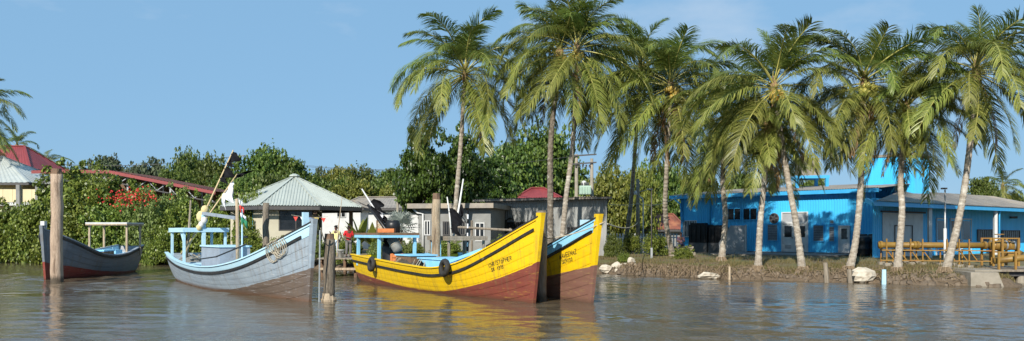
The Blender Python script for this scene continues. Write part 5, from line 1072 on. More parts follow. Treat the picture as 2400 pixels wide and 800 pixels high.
MB().lathe(c, [(0.45, 0), (0.48, 0.1), (0.45, 0.2), (0.48, 0.45), (0.45, 0.6), (0.48, 0.85), (0.42, 1.1)], 18).build('barrel_body', M['black'], ba, smooth=True); MB().lathe(c + Vector((0, 0, 1.102)), [(0.3, 0), (0.28, 0.06)], 14).build('lid', M['black'], ba)
def heap(name, label, cat, B, x, y, z, sx, sy, sz, mat, seed):
    o = thing(name, label, cat, W_(B, (x, y, z))); rg = random.Random(seed); c = W_(B, (x, y, z)); rows = []
    R3 = ORIGIN[B].to_3x3()
    for i in range(7):
        row = []
        for j in range(17):
            a = 2 * math.pi * j / 16; r = 1 - (i / 6) ** 1.4; rg2 = random.Random(seed * 99 + i * 17 + (j % 16)); k = 1 + 0.22 * rg2.uniform(-1, 1)
            row.append(c + R3 @ Vector((math.cos(a) * r * sx * k, math.sin(a) * r * sy * k, sz * (i / 6) * (1 + 0.2 * rg2.uniform(-1, 1)))))
        rows.append(row)
    mb = MB(); grid_face(mb, rows); mb.build('net_heap', M[mat], o, smooth=True)
    for k in range(7):
        a = rg.uniform(0, 6.28); p = [c + R3 @ Vector((math.cos(a + s * 1.6) * sx * 0.8 * (1 - s * 0.6), math.sin(a + s * 1.6) * sy * 0.8, sz * (0.25 + s))) for s in (0, 0.2, 0.45, 0.7, 0.8)]; MB().tube(p, 0.015, 5).build('rope_strand', M['rope'], o)
heap('fishing_net', 'dark brown heap of fishing net amidships on the nearer yellow boat', 'net', cb_, 5.6, -0.55, 0.72, 1.5, 0.55, 0.55, 'net', 3)
heap('black_sack', 'black sacking lying beside the blue hold of the nearer yellow boat', 'sack', cb_, 7.4, -0.75, 0.65, 0.6, 0.35, 0.6, 'cloth_black', 5)
heap('grey_net', 'grey tangle of rope and net at the stern of the grey boat', 'net', gb, 1.4, -0.3, 0.95, 0.8, 0.6, 0.35, 'float_grey', 8)

# ------------------------------------------------------------------ coconut palms
def frond_mesh(name, elev, bend, length, g, seed, mats, n_side=112, ll=1.0, sway=0.0):
    """x outwards, z up; leaflets hang under their own weight"""
    rg = np.random.default_rng(seed); nseg = 16
    pts = [np.zeros(3)]; tans = []
    for i in range(nseg):
        t_ = (i + 0.5) / nseg; th = math.radians(elev - bend * t_ ** 1.35); ps = sway * t_ * t_
        d = np.array([math.cos(th) * math.cos(ps), math.cos(th) * math.sin(ps), math.sin(th)]); tans.append(d); pts.append(pts[-1] + d * length / nseg)
    pts = np.array(pts); tans = np.array(tans + [tans[-1]])
    V, Fc, MI = [], [], []
    # midrib: flattened tapering strip, three sided
    for i in range(nseg + 1):
        T = tans[i]; S = np.cross(T, [0, 0, 1.0]); S /= max(1e-6, np.linalg.norm(S)); N = np.cross(S, T); r = 0.055 * (1 - i / nseg) ** 0.8 + 0.008
        V += [pts[i] + S * r, pts[i] - S * r, pts[i] - N * r * 0.9]
    for i in range(nseg):
        a = i * 3; b_ = a + 3
        for k in range(3): Fc.append((a + k, a + (k + 1) % 3, b_ + (k + 1) % 3, b_ + k)); MI.append(1)
    gaps = [(rg.uniform(0.2, 0.95), rg.uniform(0.012, 0.035), rg.choice((-1, 1))) for _ in range(5)]
    for side in (-1, 1):
        for j in range(n_side):
            if any(abs(j / n_side - a_) < w_ and s_ == side for a_, w_, s_ in gaps): continue
            t_ = 0.17 + 0.83 * (j + rg.random() * 0.6) / n_side; x = t_ * nseg; i = min(nseg - 1, int(x)); fr = x - i
            B0 = pts[i] * (1 - fr) + pts[i + 1] * fr; T = tans[i] * (1 - fr) + tans[min(i + 1, nseg)] * fr
            S = np.cross(T, [0, 0, 1.0]); S /= max(1e-6, np.linalg.norm(S)); N = np.cross(S, T)
            l = ll * (0.35 + 0.65 * math.sin(math.pi * min(1, 0.22 + 0.70 * t_)) ** 0.8) * rg.uniform(0.85, 1.1)
            if t_ > 0.9: l *= 1 - 2.5 * (t_ - 0.9)
            fwd = 0.45 + 0.9 * t_ ** 2
            D = side * S * 0.85 + T * fwd + N * (0.32 * (1 - g * 0.4)) + rg.normal(0, 0.10, 3); D /= np.linalg.norm(D)
            w0 = 0.0185 * rg.uniform(0.85, 1.15); p = B0.copy(); n0 = len(V); gg = g * rg.uniform(0.7, 1.3)
            for k, wk in enumerate((0.55, 1.0, 0.8, 0.06)):
                Wv = T - D * T.dot(D); Wv /= max(1e-6, np.linalg.norm(Wv)); V += [p + Wv * w0 * wk, p - Wv * w0 * wk]
                p = p + D * l / 3; D = D + np.array([0.10 * g, 0, -0.62 * gg]); D /= np.linalg.norm(D)
            for k in range(3): Fc.append((n0 + 2 * k, n0 + 2 * k + 1, n0 + 2 * k + 3, n0 + 2 * k + 2)); MI.append(0)
    return mesh_np(name, np.array(V), np.array(Fc), mats, False, MI)
FR = {}
NCL = 12
for k in range(NCL):
    age = k / (NCL - 1)
    for s in range(3):
        elev = 88 - 130 * age + (s - 1) * 6; bend = 44 + 58 * math.sin(math.pi * min(1, age * 1.12)) + 14 * (s - 1)
        g = 0.45 + 0.55 * math.sin(math.pi * min(1, age * 0.9))
        col = 'frond' if age < 0.42 else 'frond_old'
        FR[(k, s)] = frond_mesh('frond', elev, bend, 5.75 * (0.57 + 0.43 * min(1, age / 0.4)), g, 100 + k * 3 + s, [M[col], M['rachis']], ll=1.32, sway=(s - 1) * 0.25)
FDEAD = [frond_mesh('frond', -58 - 12 * s, 22, 4.8, 1.7, 300 + s, [M['frond_dead'], M['rachis_dead']], ll=0.8, n_side=70) for s in range(3)]
_cm = MB(); _cm.lathe((0, 0, 0), [(0.02, -0.15), (0.09, -0.11), (0.125, -0.02), (0.115, 0.07), (0.07, 0.13), (0.02, 0.15)], 8)
COCO = None
def palm(label, base, path, crown, d_crown, size=1.0, n=30, seed=0, coco=0, green=False, bark='bark', r=0.17, wind=0.0, dead=2, yellow=0.0, amin=0.0, lowk=1.0):
    """base: world point; path: mid points (px, py) of the trunk; crown: (px, py)"""
    global COCO
    n += 7 if size > 0.7 else 0
    rg = random.Random(seed); base = Vector(base); top = P(crown[0], crown[1], d_crown)
    o = thing('coconut_palm', label, 'palm tree', base, 0, 'coconut palms along the bank')
    pts = [base - Vector((0, 0, 0.25))]
    for i, (px, py) in enumerate(path):
        f_ = (i + 1) / (len(path) + 1); pts.append(P(px, py, base.y + (d_crown - base.y) * f_))
    pts.append(top)
    # resample with Catmull-Rom and add leaf-scar rings
    cps = [pts[0] * 2 - pts[1]] + pts + [pts[-1] * 2 - pts[-2]]; fine = []
    for i in range(1, len(cps) - 2):
        a, b_, c, d_ = cps[i - 1], cps[i], cps[i + 1], cps[i + 2]; m_ = max(6, int((c - b_).length / 0.12))
        for k in range(m_):
            t_ = k / m_; fine.append(0.5 * ((2 * b_) + (c - a) * t_ + (2 * a - 5 * b_ + 4 * c - d_) * t_ ** 2 + (3 * b_ - a - 3 * c + d_) * t_ ** 3))
    fine.append(pts[-1]); N_ = len(fine); rad = []
    for i in range(N_):
        u = i / (N_ - 1); h = (fine[i] - fine[0]).length
        rr = r * (1.0 - 0.32 * u) + r * 0.85 * math.exp(-h / 0.42) + (0.010 if i % 2 else -0.006) * (1 - 0.4 * u) + 0.006 * rg.uniform(-1, 1); rad.append(rr)
    MB().tube(fine, rad, 11, True, 0.03, rg).build('trunk', M[bark], o, smooth=False)
    # root mat around the foot
    mb = MB()
    for k in range(16):
        a = k * 0.393 + rg.uniform(-0.15, 0.15); q = base + Vector((math.cos(a) * r * 2.6, math.sin(a) * r * 2.6, 0)); q.z = gz(q.x, q.y) - 0.08
        mb.tube([base + Vector((math.cos(a) * r * 1.2, math.sin(a) * r * 1.2, 0.22)), base.lerp(q, 0.65) + Vector((0, 0, 0.08)), q], [0.05, 0.05, 0.03], 5)
    mb.build('root_mat', M['root'], o)
    # fibrous heart with old leaf bases
    mb = MB(); mb.tube([top - Vector((0, 0, 0.55)), top - Vector((0, 0, 0.2)), top + Vector((0, 0, 0.2)), top + Vector((0, 0, 0.65))], [r * 0.8, r * 1.25, r * 1.15, r * 0.35], 9, True, 0.1, rg); mb.build('crown_heart', M['fibre'], o)
    base_az = rg.uniform(0, 6.28)
    for k in range(n):
        age = amin + (1 - amin) * ((k + 0.5) / n) ** 0.9; cl = min(NCL - 1, int(age * lowk * NCL)); az = base_az + k * 2.39996 + rg.uniform(-0.18, 0.18)
        if coco and 0.33 < age < 0.72 and abs((az + 1.5708 + math.pi) % (2 * math.pi) - math.pi) < 0.75: continue      # fruit stalks hang here instead
        me = FR[(cl, rg.randrange(3))]
        fo_ = bpy.data.objects.new('frond', me); link(fo_, o)
        lean = wind * (2.6 if age < 0.4 else 1.0)
        rot = Matrix.Rotation(lean, 3, 'Y') @ Matrix.Rotation(az, 3, 'Z') @ Matrix.Rotation(rg.uniform(-0.16, 0.16) + (rg.uniform(-0.1, 0.5) if age < 0.3 else 0), 3, 'Y') @ Matrix.Rotation(rg.uniform(-0.3, 0.3), 3, 'X')
        fo_.rotation_euler = rot.to_euler(); s_ = size * rg.uniform(0.82, 1.12); fo_.scale = (s_, s_, s_)
        off_ = Vector((math.cos(az), math.sin(az), 0)) * r * (0.35 + 0.6 * age); fo_.location = top - base + off_ + Vector((0, 0, 0.5 - 0.75 * age))
    for k in range(dead):
        az = rg.uniform(0, 6.28); fo_ = bpy.data.objects.new('frond', FDEAD[k % 3]); link(fo_, o); fo_['label'] = 'dry brown hanging frond'
        fo_.rotation_euler = (0, 0, az); fo_.scale = (size * 0.85,) * 3; fo_.location = top - base + Vector((math.cos(az) * r, math.sin(az) * r, -0.35))
    if coco:
        if COCO is None:
            tmp = _cm.build('coconut', M['coconut']); COCO = {False: tmp.data, True: tmp.data.copy()}; COCO[True].materials[0] = M['coconut_green']
            for mm in COCO.values(): mm.polygons.foreach_set('use_smooth', [True] * len(mm.polygons))
            bpy.data.objects.remove(tmp)
        for k in range(coco):
            az = -1.57 + (1.1 if k % 2 else -0.9) * rg.uniform(0.2, 1.3); q = bpy.data.objects.new('coconut', COCO[green]); link(q, o)
            q.location = top - base + Vector((math.cos(az) * rg.uniform(0.22, 0.48), math.sin(az) * rg.uniform(0.3, 0.5) - 0.32, -0.2 - rg.uniform(0, 0.55))); q.rotation_euler = (rg.uniform(-0.5, 0.5), rg.uniform(-0.5, 0.5), rg.uniform(0, 6)); s_ = rg.uniform(0.95, 1.2); q.scale = (s_, s_, s_)
        mb = MB()
        for k in range(6): a = rg.uniform(-2.8, -0.3); mb.tube([top + Vector((0, 0, 0.1)), top + Vector((math.cos(a) * 0.35, math.sin(a) * 0.35, 0.15)), top + Vector((math.cos(a) * 0.5, math.sin(a) * 0.5, -0.35))], 0.018, 5)
        mb.build('fruit_stalk', M['rachis'], o)
    return o
def gp(px, py): return ghit(px, py)
def gd(px, d): q = P(px, 0, d); return Vector((q.x, q.y, gz(q.x, q.y)))
palm('tall coconut palm farthest left of the row, rising behind the flat roofed house', gd(1064, 52.0), [(1068, 490), (1080, 340)], (1090, 175), 50.5, 1.04, 32, 1, 0, bark='bark', dead=2, wind=-0.04)
palm('dark trunked coconut palm whose top runs out of the picture', gd(1290, 49.8), [(1290, 480), (1292, 320)], (1312, 128), 49.5, 0.98, 27, 2, 8, bark='bark_dark', r=0.21, dead=1, wind=0.02)
palm('coconut palm with slim pale leaning trunk crossing the dark trunked one', gd(1312, 49.2), [(1326, 470), (1343, 330)], (1352, 118), 48.2, 1.02, 28, 3, 10, dead=1, wind=0.05)
palm('coconut palm with whitish lower trunk right of the farther yellow bow', gp(1462, 590), [(1478, 480), (1490, 330)], (1502, 165), 54, 1.0, 26, 4, 0, bark='bark', dead=1)
palm('coconut palm with yellow coconuts standing by the round hedge', gp(1578, 600), [(1560, 510), (1562, 400)], (1572, 205), 49.0, 1.06, 32, 5, 14, dead=3, wind=0.04, lowk=1.0)
palm('stout coconut palm rooted in front of the grey panel', gp(1690, 612), [(1700, 510), (1694, 420)], (1702, 275), 47.5, 0.92, 26, 6, 0, dead=3)
palm('coconut palm with root ball at the water edge left of the double door', gd(1776, 41.9), [(1782, 520), (1792, 420)], (1800, 300), 43.0, 0.72, 22, 7, 0, dead=2, amin=0.2)
palm('coconut palm with two orange coconut clusters leaning across the double door', gd(1882, 41.0), [(1866, 525), (1845, 410)], (1814, 208), 41.6, 0.92, 34, 8, 16, dead=2, wind=0.02)
palm('coconut palm curving up right of the narrow white door', gd(1988, 40.6), [(2006, 560), (2018, 420)], (2026, 196), 41.5, 0.92, 32, 9, 12, True, dead=3, wind=0.09)
palm('shorter coconut palm with mottled trunk beside the white sliding door', gd(2102, 39.2), [(2114, 500), (2111, 420)], (2124, 262), 41.8, 0.80, 26, 10, 0, dead=3, wind=0.06)
palm('coconut palm nearest the right edge, leaning over the yellow pipe', gd(2213, 38.4), [(2248, 510), (2270, 370)], (2288, 168), 39.2, 0.86, 34, 11, 0, dead=2, wind=0.12)
palm('partly visible coconut palm crown at the far left edge', gd(-66, 74), [(-66, 450)], (-64, 258), 74, 0.95, 26, 12, 0, dead=1)
# low palms far behind
palm('small far coconut palm beside the red roofed house ridge', gd(38, 105), [(38, 430)], (40, 345), 105, 0.62, 18, 13, 0, dead=0)
palm('small far palm right of the red roofed house', gd(108, 105), [(108, 440)], (108, 385), 105, 0.66, 18, 14, 0, dead=0)
palm('distant small coconut palm against the sky at the right edge', gd(2352, 96), [(2352, 500)], (2350, 440), 96, 0.62, 20, 15, 0, dead=0)
palm('far coconut palm between blue roof and hanging fronds', gd(1850, 92), [(1850, 500)], (1848, 425), 92, 0.6, 18, 16, 0, dead=0)

# ------------------------------------------------------------------ leafy crowns
def crown_mesh(name, seed, lobes, per, leaf, mat, flat=1.0, shape='round', hollow=0.55, droop=0.0, spread=0.62, lr=(0.24, 0.40)):
    rg = np.random.default_rng(seed); V = []; C_ = []
    for i in range(lobes):
        u = rg.normal(size=3); u /= np.linalg.norm(u); u[2] = abs(u[2]) * 1.0 - (0.35 if shape == 'round' else 0.9) * rg.random()
        r = spread * (0.55 + 0.45 * rg.random()); C_.append((u * r * np.array([1, 1, flat]), rg.uniform(*lr)))
    for i in range(lobes // 2):                                   # straggling sprays beyond the main mass
        u = rg.normal(size=3); u /= np.linalg.norm(u); u[2] = abs(u[2]) - 0.3 * rg.random(); C_.append((u * spread * rg.uniform(1.02, 1.38) * np.array([1, 1, flat]), rg.uniform(0.07, 0.15)))
    P_, Nn = [], []
    for c, r in C_:
        pr_ = per if r > 0.16 else per // 5
        d = rg.normal(size=(pr_, 3)); d /= np.linalg.norm(d, axis=1)[:, None]; d[:, 2] = np.where(d[:, 2] < -0.3, d[:, 2] * 0.5, d[:, 2])
        rr = r * (hollow + (1 - hollow) * rg.random(pr_)) * (1 + 0.25 * np.sin(d[:, 0] * 5 + i) * np.cos(d[:, 1] * 4))
        P_.append(c + d * rr[:, None] * np.array([1, 1, 0.8 * (0.6 + 0.4 * flat)])); Nn.append(d)
    P_ = np.concatenate(P_); Nn = np.concatenate(Nn); n = len(P_)
    nr = Nn * 0.5 + rg.normal(0, 0.55, (n, 3)) + np.array([0, 0, 0.45]); nr /= np.linalg.norm(nr, axis=1)[:, None]
    a = np.cross(nr, rg.normal(size=(n, 3))); a /= np.linalg.norm(a, axis=1)[:, None]; a[:, 2] -= droop; b_ = np.cross(nr, a)
    L_ = leaf * rg.uniform(0.7, 1.3, n)[:, None]; W2 = L_ * 0.34
    v = np.stack([P_ - a * L_ * 0.5, P_ + b_ * W2 + nr * L_ * 0.06, P_ + a * L_ * 0.5 - nr * L_ * 0.1, P_ - b_ * W2 + nr * L_ * 0.06], 1).reshape(-1, 3)
    f = np.arange(4 * n).reshape(-1, 4)
    return mesh_np(name, v, f, mat)
CR = {}
for s in range(4): CR[('man', s)] = crown_mesh('foliage', 20 + s, 50, 380, 0.062, M['leaf_mangrove'], 1.0, 'bush', 0.5)
for s in range(2): CR[('pale', s)] = crown_mesh('foliage', 40 + s, 44, 360, 0.055, M['leaf_pale'], 1.0, 'bush', 0.5)
for s in range(4): CR[('tree', s)] = crown_mesh('crown', 60 + s, 64, 260, 0.058, M['leaf_tree'], 0.8, 'round', 0.6, lr=(0.18, 0.32))
for s in range(2): CR[('yel', s)] = crown_mesh('crown', 70 + s, 60, 240, 0.058, M['leaf_yellow'], 0.85, 'bush', 0.5, 0.4)
for s in range(2): CR[('deep', s)] = crown_mesh('crown', 80 + s, 80, 300, 0.055, M['leaf_deep'], 0.95, 'bush', 0.55, 0.3, lr=(0.18, 0.3))
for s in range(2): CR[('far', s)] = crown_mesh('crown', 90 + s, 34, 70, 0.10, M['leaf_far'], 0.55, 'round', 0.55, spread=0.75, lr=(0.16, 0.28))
CR[('hedge', 0)] = crown_mesh('foliage', 95, 60, 90, 0.06, M['leaf_hedge'], 0.9, 'bush', 0.7, spread=0.6, lr=(0.2, 0.3))
EXT = {}
for k_, me_ in CR.items():
    co = np.empty(len(me_.vertices) * 3, np.float32); me_.vertices.foreach_get('co', co); co = co.reshape(-1, 3); lo_, hi_ = np.percentile(co, 1.2, axis=0), np.percentile(co, 98.6, axis=0)
    EXT[k_] = (float(max(hi_[0] - lo_[0], hi_[1] - lo_[1]) / 2), float((hi_[2] - lo_[2]) / 2), float((hi_[2] + lo_[2]) / 2))
def trunk_mesh(seed, limbs=6, rad=0.07):
    rg = random.Random(seed); mb = MB(); mb.tube([(0, 0, -1.0), (0.02, 0.01, -0.6), (-0.01, 0.02, -0.25), (0.02, 0, 0.0)], [rad * 1.4, rad, rad * 0.8, rad * 0.3], 8, True, 0.06, rg)
    for k in range(limbs):
        a = k * 2.4 + rg.uniform(-.3, .3); z = -0.62 + 0.07 * k; r = rg.uniform(0.35, 0.6)
        mb.tube([(0, 0, z), (math.cos(a) * r * 0.5, math.sin(a) * r * 0.5, z + 0.12), (math.cos(a) * r, math.sin(a) * r, z + 0.26)], [rad * 0.55, rad * 0.38, rad * 0.12], 6, False)
    o = mb.build('trunk', M['tree_bark']); me = o.data; bpy.data.objects.remove(o); return me
TM = [trunk_mesh(s) for s in range(3)]
def leafy(name, label, cat, kind, px, d, ytop, ybot, half_px, seed, group, trunk_part='trunk', crown_part='crown', flat=None):
    """crown between two photo rows at depth d, its trunk reaching the ground"""
    q = P(px, 0, d); g_ = gz(q.x, q.y); zt, zb_ = Zp(ytop, d), Zp(ybot, d); rx = half_px / F * d; rz_ = (zt - zb_) / 2; zc = (zt + zb_) / 2
    o = thing(name, label, cat, (q.x, q.y, max(g_, -0.3)), 0, group); rg = random.Random(seed * 31 + int(px))
    ks = [k for k in CR if k[0] == kind]; c = bpy.data.objects.new(crown_part, CR[ks[seed % len(ks)]]); link(c, o)
    kk = ks[seed % len(ks)]; ex = EXT[kk]; c.scale = (rx / ex[0], rx / ex[0], rz_ / ex[1]); c.location = (0, 0, zc - o.location.z - ex[2] * c.scale[2]); c.rotation_euler = (0, 0, rg.uniform(0, 6.28))
    tk = bpy.data.objects.new(trunk_part, TM[seed % 3]); link(tk, o); h = zc + rz_ * 0.25 - max(g_, -0.3) + 0.3
    tk.location = (0, 0, zc + rz_ * 0.25 - o.location.z); tk.scale = (min(rx, 3.0) , min(rx, 3.0), h); tk.rotation_euler = (0, 0, rg.uniform(0, 6))
    return o
G1 = 'mangrove bushes along the left bank'
man = [
 ('dark mangrove bush at the extreme left below the cream balcony', 'man', 15, 66, 500, 622, 62), ('mangrove bush spreading left of the bare trunk post', 'man', 85, 65, 470, 622, 60),
 ('tallest mangrove bush, directly behind the bare trunk post', 'man', 165, 64.5, 402, 560, 72), ('low leafy mangrove directly behind the small grey boat bow', 'man', 175, 62.5, 490, 625, 68),
 ('tall mangrove bush between trunk post and red blossoms', 'man', 235, 65, 420, 560, 62), ('mangrove bush behind the open wooden canopy', 'man', 262, 62.5, 480, 622, 66),
 ('upper mangrove bush below the market shed roof edge', 'man', 325, 66, 440, 560, 62), ('grey-green bush between the small grey boat and the large grey boat', 'pale', 352, 61.5, 470, 624, 52),
 ('pale sparse bush below the right end of the market shed', 'pale', 405, 64, 455, 560, 54), ('low dark mangrove right of the small grey boat stern', 'man', 388, 60.2, 530, 626, 40),
 ('mangrove bush behind the grey boat canopy', 'man', 445, 62, 470, 618, 58), ('sunlit bush behind the floats of the grey boat', 'pale', 500, 62, 480, 612, 50),
 ('bush directly behind the grey boat mast', 'man', 548, 60.5, 468, 612, 50), ('thin leaning mangrove in front of the pavilion roof corner', 'man', 585, 57, 455, 600, 34)]
for i, (lab, kd, px, d, yt, yb, hp) in enumerate(man): leafy('mangrove_bush', lab, 'bush', kd, px, d, yt, yb, hp, i, G1, 'stem', 'foliage')
G2 = 'trees of the far treeline'
trees = [
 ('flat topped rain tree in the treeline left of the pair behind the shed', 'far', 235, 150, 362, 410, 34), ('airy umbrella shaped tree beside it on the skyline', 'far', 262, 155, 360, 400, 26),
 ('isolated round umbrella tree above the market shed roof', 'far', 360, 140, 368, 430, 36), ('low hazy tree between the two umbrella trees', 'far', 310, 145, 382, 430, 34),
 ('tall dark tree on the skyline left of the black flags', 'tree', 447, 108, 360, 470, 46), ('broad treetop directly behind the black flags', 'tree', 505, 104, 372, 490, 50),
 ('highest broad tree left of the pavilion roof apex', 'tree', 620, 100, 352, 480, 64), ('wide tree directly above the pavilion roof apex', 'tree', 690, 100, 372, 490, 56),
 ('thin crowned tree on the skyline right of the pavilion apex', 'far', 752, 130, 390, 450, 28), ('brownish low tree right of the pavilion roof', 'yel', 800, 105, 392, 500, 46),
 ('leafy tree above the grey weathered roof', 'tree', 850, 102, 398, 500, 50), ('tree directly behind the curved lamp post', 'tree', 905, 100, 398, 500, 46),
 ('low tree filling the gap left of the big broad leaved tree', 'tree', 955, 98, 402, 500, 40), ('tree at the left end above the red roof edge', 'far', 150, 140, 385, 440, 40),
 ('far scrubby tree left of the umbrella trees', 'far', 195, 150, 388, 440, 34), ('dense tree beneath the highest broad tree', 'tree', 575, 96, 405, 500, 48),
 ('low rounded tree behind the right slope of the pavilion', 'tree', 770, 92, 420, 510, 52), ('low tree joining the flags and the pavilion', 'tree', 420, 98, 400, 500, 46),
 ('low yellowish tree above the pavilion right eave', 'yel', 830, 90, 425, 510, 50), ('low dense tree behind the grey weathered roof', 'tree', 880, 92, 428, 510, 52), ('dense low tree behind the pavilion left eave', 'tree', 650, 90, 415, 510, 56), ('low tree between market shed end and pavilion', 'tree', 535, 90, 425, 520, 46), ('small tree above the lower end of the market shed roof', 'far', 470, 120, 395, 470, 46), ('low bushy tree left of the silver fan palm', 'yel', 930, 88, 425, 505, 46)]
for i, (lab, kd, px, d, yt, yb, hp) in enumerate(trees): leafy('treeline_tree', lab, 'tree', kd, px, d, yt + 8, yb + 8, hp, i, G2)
G3 = 'trees behind the palms'
near = [
 ('large glossy broad leaved tree left of the tallest leftmost palm', 'deep', 1000, 60, 318, 500, 62), ('dark broad leaved tree behind the leftmost palm trunk', 'deep', 1085, 62, 330, 490, 62),
 ('spreading tree above the bright red roof', 'tree', 1190, 92, 345, 480, 70), ('tall feathery tree behind the dark palm trunk', 'tree', 1275, 100, 318, 460, 76),
 ('sunlit tree at the left of the bright red roof', 'deep', 1150, 72, 375, 492, 52), ('yellow green bamboo clump right of the transformer', 'yel', 1435, 78, 412, 545, 52),
 ('bamboo clump behind the pale lamp pole', 'yel', 1490, 80, 405, 545, 50), ('green tree right of the lamp pole above the rusted roof', 'tree', 1550, 88, 395, 525, 55),
 ('tree above the left end of the blue roof', 'tree', 1625, 98, 405, 500, 50), ('tree seen under the fronds over the blue roof', 'tree', 1745, 98, 415, 500, 55),
 ('round tree at the right edge left of the distant palm', 'tree', 2303, 92, 424, 500, 34), ('low tree at the lower right edge of the sky', 'tree', 2375, 98, 458, 510, 34),
 ('tree behind the twin utility poles', 'tree', 1350, 104, 420, 500, 44), ('tree seen through the roof tank stand', 'tree', 1905, 96, 425, 500, 40)]
for i, (lab, kd, px, d, yt, yb, hp) in enumerate(near): leafy('broad_tree', lab, 'tree', kd, px, d, yt, yb, hp, i + 1, G3)
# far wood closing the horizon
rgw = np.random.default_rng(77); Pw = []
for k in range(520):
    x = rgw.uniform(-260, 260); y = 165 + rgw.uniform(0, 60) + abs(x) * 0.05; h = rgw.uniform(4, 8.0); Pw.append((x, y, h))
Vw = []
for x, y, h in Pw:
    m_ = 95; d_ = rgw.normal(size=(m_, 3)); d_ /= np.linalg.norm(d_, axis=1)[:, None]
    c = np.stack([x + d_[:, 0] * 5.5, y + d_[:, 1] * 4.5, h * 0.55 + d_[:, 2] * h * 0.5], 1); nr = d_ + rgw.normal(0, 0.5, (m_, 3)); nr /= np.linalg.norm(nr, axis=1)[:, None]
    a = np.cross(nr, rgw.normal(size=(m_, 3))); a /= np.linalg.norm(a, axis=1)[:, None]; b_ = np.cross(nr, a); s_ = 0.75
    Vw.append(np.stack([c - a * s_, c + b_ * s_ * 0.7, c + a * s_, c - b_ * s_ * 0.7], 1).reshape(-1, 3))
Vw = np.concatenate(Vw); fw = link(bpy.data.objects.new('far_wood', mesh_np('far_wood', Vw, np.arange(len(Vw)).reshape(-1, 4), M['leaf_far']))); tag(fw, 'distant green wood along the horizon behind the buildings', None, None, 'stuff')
# smaller plants
leafy('round_hedge', 'clipped round hedge with sunlit yellow green top by the thin pole', 'hedge', 'hedge', 1537, 53.5, 549, 604, 29, 0, None, 'stem', 'foliage')
leafy('dark_hedge', 'dark clipped shrub behind the whitish palm trunk', 'hedge', 'hedge', 1483, 57, 548, 598, 22, 0, None, 'stem', 'foliage')
leafy('bank_shrub', 'leafy green shrub growing at the foot of the hedge palm', 'shrub', 'man', 1600, 49.5, 583, 632, 26, 1, None, 'stem', 'foliage')
leafy('bank_shrub', 'dark shrub at the bank beside the farther yellow bow', 'shrub', 'tree', 1437, 53, 555, 605, 20, 2, None, 'stem', 'foliage')
leafy('bank_shrub', 'small weedy shrub at the foot of the whitish palm', 'shrub', 'man', 1463, 49, 596, 618, 14, 3, None, 'stem', 'foliage')
shr = [('undergrowth bush behind the red-shirted person', 'man', 812, 52, 560, 615, 30), ('weedy bush seen below the blue canopy', 'pale', 900, 49.5, 562, 620, 34), ('weedy bush right of the blue canopy', 'pale', 965, 50, 565, 615, 30), ('dark bush below the weathered canopy', 'man', 1050, 50, 565, 612, 36), ('low bush at the foot of the grey shed', 'pale', 1180, 51, 560, 605, 30),
       ('small bush in front of the pavilion wall', 'pale', 735, 54, 560, 610, 34), ('bush at the foot of the pavilion posts', 'man', 655, 55, 560, 610, 36), ('low bush between the grey mast and the grey post', 'man', 590, 56, 545, 612, 36)]
for i, (lab, kd, px, d, yt, yb, hp) in enumerate(shr): leafy('undergrowth_bush', lab, 'bush', kd, px, d, yt, yb, hp, i, 'undergrowth on the bank', 'stem', 'foliage')
# bougainvillea among the mangroves
for px, py, n_, lab in ((292, 466, 150, 'larger cluster of red bougainvillea blossoms among the mangroves'), (338, 460, 90, 'smaller cluster of red bougainvillea blossoms further right')):
    rgb = np.random.default_rng(px); c = np.array(P(px, py, 60.4)); p_ = c + rgb.normal(0, 1, (n_, 3)) * np.array([0.75, 0.4, 0.34]); nr = rgb.normal(size=(n_, 3)) + [0, -1, 0.5]; nr /= np.linalg.norm(nr, axis=1)[:, None]
    a = np.cross(nr, rgb.normal(size=(n_, 3))); a /= np.linalg.norm(a, axis=1)[:, None]; b_ = np.cross(nr, a); s_ = 0.075
    o = thing('bougainvillea', lab, 'flowers', tuple(c)); fl_ = bpy.data.objects.new('blossom', mesh_np('blossom', np.stack([p_ - a * s_, p_ + b_ * s_, p_ + a * s_, p_ - b_ * s_], 1).reshape(-1, 3) - c, np.arange(4 * n_).reshape(-1, 4), M['flower'])); link(fl_, o); fl_['kind'] = 'stuff'
    MB().tube([P(px - 20, 545, 61.5), P(px - 8, 500, 61), P(px, py, 60.5)], [0.06, 0.045, 0.02], 6).build('stem', M['tree_bark'], o)
# silver fan palm and banana plant by the grey roofed house
def fanleaf(mb, base, dirv, stalk, r, n=16):
    base = Vector(base); D = Vector(dirv).normalized(); S = D.cross(Vector((0, 0, 1))); S = S.normalized() if S.length > 0.01 else Vector((1, 0, 0)); c = base + D * stalk; mb.cur = 1; mb.tube([base, c], 0.025, 4); mb.cur = 0
    for k in range(n):
        a = -2.2 + 4.4 * k / (n - 1); d1 = (D * math.cos(a) + S * math.sin(a)).normalized(); w = (S * math.cos(a) - D * math.sin(a)) * 0.05; tip = c + d1 * r * (1 - 0.12 * abs(a)) - Vector((0, 0, 0.15 * r)); m_ = c + d1 * r * 0.55
        mb.add([c, m_ + w, tip, m_ - w], [(0, 1, 2, 3)])
sp_ = thing('silver_fan_palm', 'silvery grey fan palm right of the leaning black flags', 'palm', gd(938, 54)); rg = random.Random(9); c = P(938, 535, 54)
MB().tube([gd(938, 54) - Vector((0, 0, .2)), c], [0.2, 0.16], 8).build('trunk', M['tree_bark'], sp_)
for k in range(24): a = k * 2.4; e = 1.25 - 1.75 * k / 24; mb = MB(); fanleaf(mb, c, (math.cos(a) * math.cos(e), math.sin(a) * math.cos(e), math.sin(e)), 0.75, 0.75); mb.build('fan_leaf', [M['leaf_silver'], M['leaf_silver']], sp_)
